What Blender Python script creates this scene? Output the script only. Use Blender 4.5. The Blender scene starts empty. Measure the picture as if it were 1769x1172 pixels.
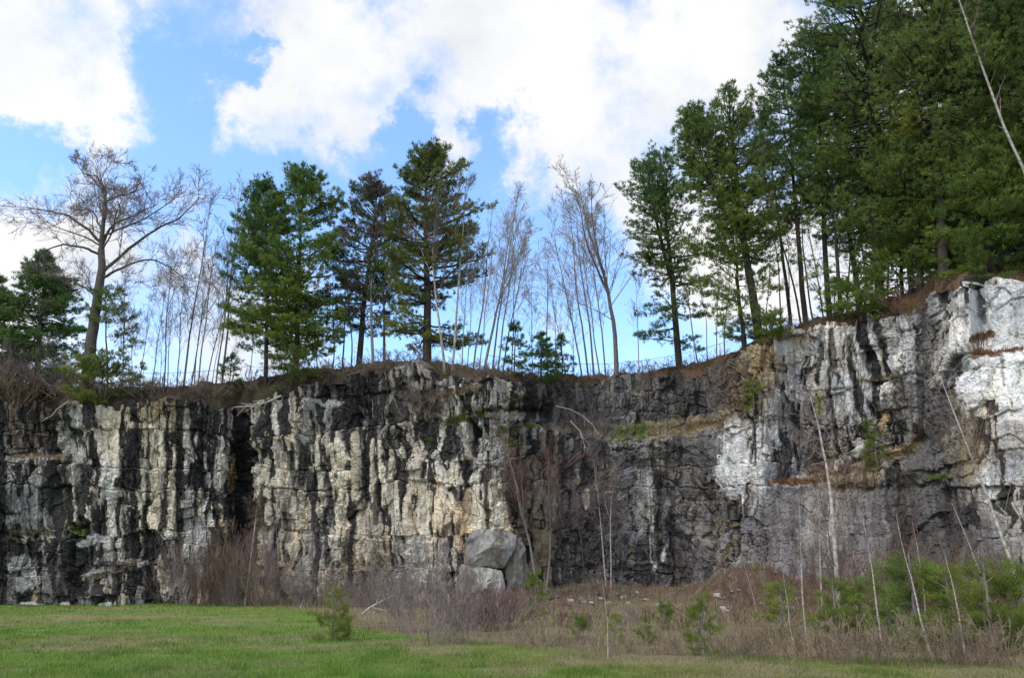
import bpy, bmesh, math, random
import numpy as np
from math import radians as R

# ------------------------------------------------------------------ camera, sky, sun, exposure
scene = bpy.context.scene
COL = scene.collection
F_PX, PITCH, CAM_H = 1350.0, R(17.4), 1.6
CP, SP = math.cos(PITCH), math.sin(PITCH)

cam_data = bpy.data.cameras.new('camera')
cam_data.sensor_width = 36.0
cam_data.lens = 36.0 * F_PX / 1769.0
cam_data.clip_start = 0.1
cam_data.clip_end = 5000
cam = bpy.data.objects.new('camera', cam_data)
COL.objects.link(cam)
cam.location = (0, 0, CAM_H)
cam.rotation_euler = (R(90) + PITCH, 0, 0)
scene.camera = cam

SUN_EL, SUN_AZ = R(56), R(228)          # azimuth clockwise from +Y: behind the camera, to its left
scene.view_settings.view_transform = 'Standard'
scene.view_settings.look = 'None'
scene.view_settings.gamma = 1.0
scene.view_settings.exposure = 1.0

def ray(px, py):
    x = (np.asarray(px, float) - 884.5) / F_PX
    u = (586.0 - np.asarray(py, float)) / F_PX
    return x, CP - u * SP, SP + u * CP

def at(px, py, Y):
    """the point of the place that stands at depth Y on a line of sight"""
    x, y, z = ray(px, py)
    t = Y / y
    return np.stack(np.broadcast_arrays(x * t, Y + 0 * t, CAM_H + z * t), -1)

def gnd(px, py):
    x, y, z = ray(px, py)
    t = -CAM_H / z
    return float(x * t), float(y * t)

def sky_world():
    w = bpy.data.worlds.new('World')
    scene.world = w
    w.use_nodes = True
    nt = w.node_tree
    nt.nodes.clear()
    N, L = nt.nodes.new, nt.links.new
    out = N('ShaderNodeOutputWorld'); bg = N('ShaderNodeBackground')
    sky = N('ShaderNodeTexSky'); sky.sky_type = 'NISHITA'; sky.sun_disc = False
    sky.sun_elevation = SUN_EL; sky.sun_rotation = SUN_AZ
    sky.air_density = 1.0; sky.dust_density = 0.3; sky.ozone_density = 2.0
    geo = N('ShaderNodeTexCoord')
    def math_(op, a, b=None, c=None, clamp=False):
        m = N('ShaderNodeMath'); m.operation = op; m.use_clamp = clamp
        for i, v in enumerate((a, b, c)):
            if v is None: continue
            if isinstance(v, (int, float)): m.inputs[i].default_value = v
            else: L(v, m.inputs[i])
        return m.outputs[0]
    d = geo.outputs['Generated']
    def noise(scale, detail, rough, off=(0, 0, 0)):
        mp = N('ShaderNodeMapping'); mp.inputs['Location'].default_value = off
        L(d, mp.inputs['Vector'])
        n = N('ShaderNodeTexNoise'); n.inputs['Scale'].default_value = scale
        n.inputs['Detail'].default_value = detail; n.inputs['Roughness'].default_value = rough
        L(mp.outputs[0], n.inputs['Vector'])
        return n
    # warp the direction so that cloud edges billow
    nw = noise(9, 7, 0.66)
    s1 = N('ShaderNodeVectorMath'); s1.operation = 'SUBTRACT'
    L(nw.outputs['Color'], s1.inputs[0]); s1.inputs[1].default_value = (.5, .5, .5)
    s2 = N('ShaderNodeVectorMath'); s2.operation = 'MULTIPLY_ADD'
    L(s1.outputs[0], s2.inputs[0]); s2.inputs[1].default_value = (.2, .2, .2); L(d, s2.inputs[2])
    dw = s2.outputs[0]
    # clouds: (px, py, radius px, weight)
    blobs = [(70, 60, 120, 1.1), (190, 60, 75, .9), (215, 150, 55, .75), (150, 225, 42, .8), (110, 150, 70, .7), (-90, 40, 170, 1.0),
             (310, 100, 32, .30), (505, 190, 92, 1.25), (435, 195, 62, .8), (590, 230, 62, 1.0), (450, 20, 75, .75), (560, 50, 90, .95),
             (680, 90, 95, .95), (650, 150, 60, .6), (775, 205, 55, .9), (815, 265, 45, .7), (800, 50, 110, 1.0),
             (950, 60, 170, 1.3), (1020, 190, 120, 1.1), (1150, 120, 200, 1.3), (1300, 150, 220, 1.3), (1500, 200, 260, 1.3), (1700, 100, 300, 1.2),
             (1150, 260, 110, 1.0), (960, 300, 55, .42), (900, 330, 40, .28), (1040, 380, 60, .62), (1260, 360, 110, 1.0), (1250, 500, 80, .85), (1420, 430, 170, 1.0),
             (20, 440, 95, 1.15), (150, 480, 90, .95), (280, 520, 110, 1.1), (390, 580, 110, 1.0), (250, 640, 120, 1.0), (370, 350, 55, .5), (350, 430, 60, .6), (60, 580, 120, .8),
             (510, 620, 70, .7), (700, 600, 60, .35), (870, 560, 60, .35), (960, 600, 45, .25), (1150, 620, 50, .25), (405, 105, 40, -1.3), (350, 230, 60, -.3), (690, 205, 36, -1.2), (735, 130, 40, -.8), (850, 205, 44, -1.2), (868, 280, 42, -.95), (640, 60, 40, -.2), (150, 105, 26, -.9), (10, 190, 40, -.4), (1090, 290, 36, -.8), (1010, 325, 34, -.8), (930, 250, 30, -.5), (515, 98, 34, -.5), (400, 60, 26, -.5), (20, 130, 30, -.2), (0, 290, 70, -.6), (50, 240, 46, -.7), (262, 40, 30, -.3), (700, 20, 30, -.35), (620, 120, 26, -.4), (890, 420, 70, -.4), (720, 330, 60, -.3), (-150, 300, 120, .6), (760, 430, 50, .3)]
    tot = None
    for (bx, by, br, bw) in blobs:
        x, y, z = ray(bx, by); n = math.sqrt(x * x + y * y + z * z)
        v = N('ShaderNodeVectorMath'); v.operation = 'DISTANCE'
        L(dw, v.inputs[0]); v.inputs[1].default_value = (x / n, y / n, z / n)
        rr = 1.04 * br / F_PX / n
        q = math_('MULTIPLY', v.outputs['Value'], 1 / rr)
        q = math_('POWER', q, 2.0)
        q = math_('MULTIPLY', q, -1.0)
        q = math_('EXPONENT', q)
        tot = math_('MULTIPLY', q, bw) if tot is None else math_('MULTIPLY_ADD', q, bw, tot)
    # clouds everywhere else (overhead and behind)
    sep = N('ShaderNodeSeparateXYZ'); L(d, sep.inputs[0])
    nb = noise(2.2, 6, .6, (3.1, 1.7, .4))
    back = math_('MULTIPLY_ADD', sep.outputs['Y'], -3.0, 1.75, clamp=True)      # 0 in front, 1 from about the zenith back
    bfield = math_('MULTIPLY_ADD', nb.outputs['Fac'], 5.0, -1.35, clamp=True)
    tot = math_('MULTIPLY_ADD', back, bfield, tot)
    fb = noise(6.5, 9, .6, (1.3, 5.2, 2.2))
    fz = math_('MULTIPLY_ADD', fb.outputs['Fac'], 3.3, -1.65)
    tot = math_('MINIMUM', math_('MULTIPLY', tot, .84), 1.0)
    fld = math_('ADD', tot, fz)
    mr = N('ShaderNodeMapRange'); mr.interpolation_type = 'SMOOTHSTEP'
    mr.inputs['From Min'].default_value = 0.05; mr.inputs['From Max'].default_value = 1.15
    L(fld, mr.inputs['Value'])
    shade = noise(5, 5, .6, (7, 2, 1))
    cr = N('ShaderNodeValToRGB')
    cr.color_ramp.elements[0].position = .3; cr.color_ramp.elements[0].color = (.42, .435, .455, 1)
    cr.color_ramp.elements[1].position = .62; cr.color_ramp.elements[1].color = (.535, .53, .525, 1)
    L(shade.outputs['Fac'], cr.inputs['Fac'])
    SKY = 0.15
    blue = N('ShaderNodeMix'); blue.data_type = 'RGBA'; blue.blend_type = 'MULTIPLY'; blue.inputs[0].default_value = 1
    L(sky.outputs[0], blue.inputs[6]); blue.inputs[7].default_value = (1.04, 1.15, 1.25, 1)
    cl = N('ShaderNodeMix'); cl.data_type = 'RGBA'; cl.blend_type = 'MULTIPLY'; cl.inputs[0].default_value = 1
    L(cr.outputs[0], cl.inputs[6]); cl.inputs[7].default_value = (1 / SKY, 1 / SKY, 1 / SKY, 1)
    mx = N('ShaderNodeMix'); mx.data_type = 'RGBA'
    L(mr.outputs[0], mx.inputs[0]); L(blue.outputs[2], mx.inputs[6]); L(cl.outputs[2], mx.inputs[7])
    L(mx.outputs[2], bg.inputs['Color']); bg.inputs['Strength'].default_value = SKY
    L(bg.outputs[0], out.inputs['Surface'])
sky_world()

sun_data = bpy.data.lights.new('sun', 'SUN')
sun_data.energy = 1.25
sun_data.angle = R(16)
sun_data.color = (1.0, .93, .82)
sun = bpy.data.objects.new('sun', sun_data)
COL.objects.link(sun)
sun.rotation_euler = (R(90) - SUN_EL, 0, -SUN_AZ + math.pi)

# ------------------------------------------------------------------ noise in numpy
def hsh(ix, iy, seed):
    h = (ix.astype(np.int64) * 374761393 + iy.astype(np.int64) * 668265263 + seed * 974634777) & 0xFFFFFFFF
    h = ((h ^ (h >> 13)) * 1274126177) & 0xFFFFFFFF
    h = ((h ^ (h >> 16)) * 2246822519) & 0xFFFFFFFF
    h = h ^ (h >> 15)
    return (h & 0xFFFFFF).astype(np.float64) / 16777216.0

def vnoise(x, y, seed=0):
    x = np.asarray(x, float); y = np.asarray(y, float)
    ix, iy = np.floor(x), np.floor(y)
    fx, fy = x - ix, y - iy
    fx = fx * fx * fx * (fx * (fx * 6 - 15) + 10); fy = fy * fy * fy * (fy * (fy * 6 - 15) + 10)
    a, b = hsh(ix, iy, seed), hsh(ix + 1, iy, seed)
    c, d = hsh(ix, iy + 1, seed), hsh(ix + 1, iy + 1, seed)
    return (a + (b - a) * fx) * (1 - fy) + (c + (d - c) * fx) * fy - .5

def fbm(x, y, seed=0, o=4, g=.5):
    s, a, n = 0, 1.0, 0
    c, sn = math.cos(.6), math.sin(.6)
    for k in range(o):
        s = s + a * vnoise(x, y, seed + k * 17); n += a * a
        x, y = x * 2.03 + 3.7, y * 2.03 + 1.9
        a *= g
    return s / math.sqrt(n) * 1.7

def worley(x, y, seed):
    """F1, F2, id-random (3), offset from the cell's point"""
    ix, iy = np.floor(x), np.floor(y)
    f1 = np.full(x.shape, 9e9); f2 = f1.copy()
    cx = np.zeros(x.shape); cy = cx.copy(); bx = cx.copy(); by = cx.copy()
    for dx in (-1, 0, 1):
        for dy in (-1, 0, 1):
            jx, jy = ix + dx, iy + dy
            qx = jx + .5 + .85 * (hsh(jx, jy, seed) - .5); qy = jy + .5 + .85 * (hsh(jx, jy, seed + 5) - .5)
            ex, ey = np.abs(x - qx), np.abs(y - qy)
            d = .3 * np.sqrt(ex * ex + ey * ey) + .7 * np.maximum(ex, ey)
            near = d < f1
            f2 = np.where(near, f1, np.minimum(f2, d))
            f1 = np.where(near, d, f1)
            cx = np.where(near, jx, cx); cy = np.where(near, jy, cy)
            bx = np.where(near, qx, bx); by = np.where(near, qy, by)
    return f1, f2, hsh(cx, cy, seed + 11), hsh(cx, cy, seed + 12), hsh(cx, cy, seed + 13), x - bx, y - by, bx, by

def cells(x, row, seed):
    i = np.floor(x)
    b = lambda k: k + .75 * (hsh(k, row, seed) - .5)
    up = x >= b(i)
    k = np.where(up, i, i - 1)
    lo, hi = b(k), b(k + 1)
    return k, x - lo, hi - x, x - .5 * (lo + hi)

def bricks(x, z, seed):
    """bedded blocks: beds first, then joints that differ from bed to bed; same outputs as worley"""
    r, z0, z1, oz = cells(z, np.zeros_like(z), seed)
    x = x * (.5 + .95 * hsh(r, r * 0 + 5, seed + 1)) + hsh(r, r * 0 + 3, seed + 2) * 7
    c, x0, x1, ox = cells(x, r, seed + 3)
    e = np.minimum(np.minimum(x0, x1), np.minimum(z0, z1))
    return e * 0, e, hsh(c, r, seed + 11), hsh(c, r, seed + 12), hsh(c, r, seed + 13), ox, oz, c, r

def sstep(a, b, x):
    t = np.clip((x - a) / (b - a), 0, 1)
    return t * t * (3 - 2 * t)

# ------------------------------------------------------------------ objects
def mesh(name, V, faces, attrs=None, smooth=False):
    me = bpy.data.meshes.new(name)
    V = np.asarray(V, np.float32)
    if not isinstance(faces, (list, tuple)): faces = [faces]
    faces = [np.asarray(f, np.int32) for f in faces if len(f)]
    nl = sum(f.size for f in faces); nf = sum(len(f) for f in faces)
    me.vertices.add(len(V)); me.loops.add(nl); me.polygons.add(nf)
    me.vertices.foreach_set('co', V.ravel())
    me.loops.foreach_set('vertex_index', np.concatenate([f.ravel() for f in faces]))
    tot = np.concatenate([np.full(len(f), f.shape[1], np.int32) for f in faces])
    st = np.concatenate([[0], np.cumsum(tot)[:-1]]).astype(np.int32)
    me.polygons.foreach_set('loop_start', st)
    me.polygons.foreach_set('use_smooth', np.full(nf, smooth))
    for k, c in (attrs or {}).items():
        a = me.color_attributes.new(k, 'FLOAT_COLOR', 'POINT')
        c = np.asarray(c, np.float32)
        if c.shape[1] == 3: c = np.concatenate([c, np.ones((len(c), 1), np.float32)], 1)
        a.data.foreach_set('color', c.ravel())
    me.update(calc_edges=True)
    return me

def obj(name, me, mat=None, parent=None):
    o = bpy.data.objects.new(name, me)
    COL.objects.link(o)
    if mat is not None and not me.materials: me.materials.append(mat)
    if parent is not None: o.parent = parent
    return o

def tag(o, label=None, cat=None, group=None, kind=None):
    if label: o['label'] = label
    if cat: o['category'] = cat
    if group: o['group'] = group
    if kind: o['kind'] = kind
    return o

def thing(name, label, cat, loc, rz=0, sc=1, group=None):
    o = bpy.data.objects.new(name, None)
    COL.objects.link(o)
    o.empty_display_size = .3
    o.location = loc; o.rotation_euler = (0, 0, rz)
    o.scale = (sc, sc, sc) if isinstance(sc, (int, float)) else sc
    return tag(o, label, cat, group)

ORD = 'first second third fourth fifth sixth seventh eighth ninth tenth eleventh twelfth thirteenth fourteenth fifteenth sixteenth seventeenth eighteenth nineteenth twentieth twenty-first twenty-second twenty-third twenty-fourth twenty-fifth twenty-sixth twenty-seventh twenty-eighth twenty-ninth thirtieth thirty-first thirty-second thirty-third thirty-fourth thirty-fifth thirty-sixth'.split()

# ------------------------------------------------------------------ materials
def mat_new(name):
    m = bpy.data.materials.new(name); m.use_nodes = True
    nt = m.node_tree
    b = nt.nodes['Principled BSDF']
    b.inputs['Specular IOR Level'].default_value = .2
    b.inputs['Roughness'].default_value = .85
    return m, nt, b

def n_noise(nt, scale, detail=4, rough=.55, vec=None, stretch=None):
    n = nt.nodes.new('ShaderNodeTexNoise')
    n.inputs['Scale'].default_value = scale; n.inputs['Detail'].default_value = detail; n.inputs['Roughness'].default_value = rough
    if vec is None:
        tc = nt.nodes.new('ShaderNodeTexCoord'); vec = tc.outputs['Object']
    if stretch:
        mp = nt.nodes.new('ShaderNodeMapping'); mp.inputs['Scale'].default_value = stretch
        nt.links.new(vec, mp.inputs['Vector']); vec = mp.outputs[0]
    nt.links.new(vec, n.inputs['Vector'])
    return n

def n_ramp(nt, fac, stops):
    r = nt.nodes.new('ShaderNodeValToRGB')
    e = r.color_ramp.elements
    while len(e) < len(stops): e.new(.5)
    for k, (p, c) in enumerate(stops):
        e[k].position = p; e[k].color = (c, c, c, 1) if isinstance(c, (int, float)) else (*c, 1)
    nt.links.new(fac, r.inputs['Fac'])
    return r.outputs['Color']

def n_mix(nt, a, b, fac=1.0, mode='MULTIPLY'):
    m = nt.nodes.new('ShaderNodeMix'); m.data_type = 'RGBA'; m.blend_type = mode
    for v, i in ((fac, 0), (a, 6), (b, 7)):
        if isinstance(v, (int, float)): m.inputs[i].default_value = v
        elif isinstance(v, tuple): m.inputs[i].default_value = (*v, 1)
        else: nt.links.new(v, m.inputs[i])
    return m.outputs[2]

def n_attr(nt, name='col'):
    a = nt.nodes.new('ShaderNodeAttribute'); a.attribute_name = name
    return a.outputs['Color']

def n_bump(nt, b, h, strength, dist):
    bp = nt.nodes.new('ShaderNodeBump'); bp.inputs['Strength'].default_value = strength; bp.inputs['Distance'].default_value = dist
    nt.links.new(h, bp.inputs['Height']); nt.links.new(bp.outputs[0], b.inputs['Normal'])

def rock_mat(name, attr=True, base=(.3, .29, .28)):
    m, nt, b = mat_new(name)
    n1 = n_noise(nt, 2.6, 8, .68)
    n2 = n_noise(nt, 14, 6, .7)
    n3 = n_noise(nt, 1.0, 6, .65, stretch=(3.2, 3.2, .25))
    c = n_attr(nt) if attr else base
    c = n_mix(nt, c, n_ramp(nt, n1.outputs['Fac'], [(.3, .68), (.5, 1.03), (.72, 1.32)]))
    c = n_mix(nt, c, n_ramp(nt, n2.outputs['Fac'], [(.3, .82), (.6, 1.08)]))
    c = n_mix(nt, c, n_ramp(nt, n3.outputs['Fac'], [(.36, .74), (.5, 1.02), (.7, 1.12)]))
    nt.links.new(c, b.inputs['Base Color'])
    b.inputs['Roughness'].default_value = .78
    n_bump(nt, b, n_mix(nt, n1.outputs['Fac'], n2.outputs['Fac'], .7, 'MIX'), .5, .07)
    return m
M_CLIFF = rock_mat('cliff_rock')
M_BOULDER = rock_mat('boulder_rock', False, (.32, .30, .27))
M_PALE = rock_mat('pale_rock', False, (.38, .36, .33))
M_DARKROCK = rock_mat('dark_rock', False, (.12, .118, .118))

def soil_mat():
    m, nt, b = mat_new('leaf_litter')
    c = n_attr(nt)
    n1 = n_noise(nt, 6, 6, .7); n2 = n_noise(nt, 30, 4, .7)
    c = n_mix(nt, c, n_ramp(nt, n1.outputs['Fac'], [(.3, .5), (.7, 1.4)]))
    c = n_mix(nt, c, n_ramp(nt, n2.outputs['Fac'], [(.3, .6), (.7, 1.35)]))
    nt.links.new(c, b.inputs['Base Color'])
    n_bump(nt, b, n2.outputs['Fac'], 1, .08)
    return m
M_SOIL = soil_mat()

def ground_mat():
    m, nt, b = mat_new('meadow_ground')
    c = n_attr(nt)
    n1 = n_noise(nt, 1.3, 6, .65); n2 = n_noise(nt, 25, 5, .7)
    c = n_mix(nt, c, n_ramp(nt, n1.outputs['Fac'], [(.3, .75), (.7, 1.22)]))
    c = n_mix(nt, c, n_ramp(nt, n2.outputs['Fac'], [(.3, .6), (.7, 1.35)]))
    nt.links.new(c, b.inputs['Base Color'])
    n_bump(nt, b, n2.outputs['Fac'], 1, .05)
    return m
M_GROUND = ground_mat()

def leaf_mat(name, trans=.28):
    m, nt, b = mat_new(name)
    c = n_attr(nt)
    nt.links.new(c, b.inputs['Base Color'])
    b.inputs['Roughness'].default_value = .6
    t = nt.nodes.new('ShaderNodeBsdfTranslucent'); nt.links.new(c, t.inputs['Color'])
    mx = nt.nodes.new('ShaderNodeMixShader'); mx.inputs[0].default_value = trans
    nt.links.new(b.outputs[0], mx.inputs[1]); nt.links.new(t.outputs[0], mx.inputs[2])
    nt.links.new(mx.outputs[0], nt.nodes['Material Output'].inputs['Surface'])
    return m
M_NEEDLE = leaf_mat('pine_needles', .5)
M_GRASS = leaf_mat('grass_blades', .3)

def bark_mat(name, lo, hi, scale=3.0, stretch=(4, 4, 1)):
    m, nt, b = mat_new(name)
    n = n_noise(nt, scale, 5, .65, stretch=stretch)
    nt.links.new(n_ramp(nt, n.outputs['Fac'], [(.32, lo), (.68, hi)]), b.inputs['Base Color'])
    n_bump(nt, b, n.outputs['Fac'], .6, .03)
    return m
M_BARK = bark_mat('pine_bark', (.03, .026, .023), (.095, .08, .068))
M_GREYBARK = bark_mat('grey_bark', (.12, .108, .1), (.3, .27, .245))
M_OAKBARK = bark_mat('oak_bark', (.055, .047, .042), (.14, .12, .105))
M_BIRCH = bark_mat('birch_bark', (.16, .13, .11), (.56, .52, .46), 1.6, (2.5, 2.5, 3))
M_TWIG = bark_mat('twigs', (.12, .088, .082), (.26, .2, .185))
M_PURPLE = bark_mat('purple_twigs', (.14, .11, .104), (.3, .24, .225))
M_REDTWIG = bark_mat('red_twigs', (.095, .058, .042), (.22, .14, .105))
M_STRAWTWIG = bark_mat('straw_twigs', (.15, .105, .075), (.34, .26, .19))
M_PALETWIG = bark_mat('pale_twigs', (.24, .205, .19), (.46, .41, .38))
M_DEAD = bark_mat('dead_wood', (.3, .26, .22), (.6, .55, .49))
M_TANWOOD = bark_mat('tan_wood', (.22, .13, .07), (.42, .28, .16))
def flat_mat(name, c, rough=.6, metal=0):
    m, nt, b = mat_new(name)
    n = n_noise(nt, 20, 3)
    nt.links.new(n_mix(nt, c, n_ramp(nt, n.outputs['Fac'], [(.3, .8), (.7, 1.1)])), b.inputs['Base Color'])
    b.inputs['Roughness'].default_value = rough; b.inputs['Metallic'].default_value = metal
    return m
M_STEEL = flat_mat('galvanised_steel', (.32, .33, .34), .5, .6)
M_WHITE = flat_mat('white_plate', (.8, .8, .8), .5)
M_BLACKP = flat_mat('dark_plate', (.03, .03, .035), .5)

# ------------------------------------------------------------------ the shape of the quarry wall
def tab(*a):
    a = np.array(a, float)
    return lambda x: np.interp(x, a[:, 0], a[:, 1])
Yw = tab((-900, 50), (-500, 58), (-220, 61), (0, 64), (60, 65.2), (110, 65.6), (150, 64.6), (300, 65.4), (385, 66.6), (415, 68.6), (432, 68.0), (448, 66.2), (560, 65.4), (700, 63.6),
         (800, 61.2), (850, 60.6), (880, 61.2), (930, 64), (1000, 67.5), (1100, 69), (1200, 68), (1235, 66.2), (1270, 63.2), (1300, 62), (1400, 60), (1500, 57.5),
         (1600, 54.5), (1625, 52), (1660, 49.8), (1769, 46.5), (2000, 41), (2400, 32), (3000, 22))
rim = tab((-900, 690), (-220, 700), (0, 698), (100, 699), (125, 693), (200, 704), (260, 696), (300, 694), (350, 700), (420, 706), (470, 680), (520, 664), (600, 650), (650, 645),
          (690, 634), (740, 632), (760, 655), (850, 657), (920, 664), (960, 668), (1040, 661), (1100, 653), (1200, 643), (1260, 632), (1285, 610), (1330, 592),
          (1345, 573), (1420, 568), (1500, 552), (1560, 540), (1600, 522), (1612, 492), (1680, 484), (1769, 490), (2000, 470), (2400, 420), (3000, 380))
crest = tab((-900, 640), (-220, 645), (0, 660), (130, 669), (200, 669), (300, 669), (380, 663), (430, 656), (470, 651), (520, 641), (600, 634), (680, 626), (740, 624),
            (800, 630), (860, 641), (920, 649), (1000, 650), (1080, 648), (1140, 639), (1200, 627), (1270, 608), (1300, 593), (1340, 569), (1400, 556), (1450, 542),
            (1520, 522), (1580, 502), (1612, 478), (1680, 462), (1769, 468), (2000, 450), (2400, 400), (3000, 360))
ledge_lo = tab((820, 735), (900, 742), (1000, 758), (1060, 768), (1200, 768), (1260, 742), (1310, 705))
ledge_hi = tab((820, 716), (900, 712), (1000, 722), (1060, 730), (1200, 722), (1260, 706), (1310, 690))
ledge2_lo = tab((1320, 843), (1420, 842), (1500, 836), (1560, 822), (1640, 800))
ledge2_hi = tab((1320, 830), (1420, 815), (1500, 775), (1560, 760), (1640, 760))

def win(px, a, b, c, d):
    return sstep(a, b, px) * (1 - sstep(c, d, px))

def depth(px, py):
    """smooth depth of the rock wall: benches, set-backs and lean, no detail"""
    D = Yw(px) + np.clip(1050 - py, 0, 500) / F_PX * 60 * .07
    w = win(px, 840, 960, 1235, 1325)
    D = D + w * 4.2 * (1 - sstep(0, 1, (py - ledge_hi(px)) / (ledge_lo(px) - ledge_hi(px))))
    w = win(px, 1318, 1385, 1580, 1650)
    D = D + w * 2.6 * (1 - sstep(0, 1, (py - ledge2_hi(px)) / (ledge2_lo(px) - ledge2_hi(px))))
    # overhanging lip above the cream face, bench on the far left, shelf on the right
    w = win(px, 780, 835, 930, 960)
    D = D - w * 1.0 * (1 - sstep(700, 714, py))
    w = 1 - sstep(100, 125, px)
    D = D + w * 1.3 * (1 - sstep(783, 798, py)) - w * .5 * sstep(925, 935, py)
    w = sstep(1668, 1690, px)
    D = D + w * 1.6 * (1 - sstep(596, 622, py))
    # dark diagonal recess between the striped face and the white face
    e = px - np.interp(py, [480, 640, 700, 800, 900, 1050], [1600, 1648, 1625, 1592, 1570, 1560])
    D = D + 1.5 * np.exp(-(e / 26) ** 2) * sstep(600, 650, py) * (1 - sstep(830, 900, py))
    # toe: the wall's foot comes forward
    D = D - 1.2 * sstep(960, 1060, py) * (vnoise(px / 90, py * 0, 5) + .5)
    return D

ROCKC = dict(k=(.02, .0185, .018), d=(.115, .109, .106), g=(.215, .205, .197), m=(.32, .305, .28), l=(.52, .495, .455), w=(.60, .595, .58), c=(.58, .51, .395), C=(.68, .615, .495), t=(.43, .32, .21), b=(.13, .102, .084), p=(.18, .164, .16), o=(.40, .29, .15), r=(.15, .08, .045), n=(.1, .13, .03), y=(.25, .24, .09), s=(.22, .175, .11))
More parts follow.
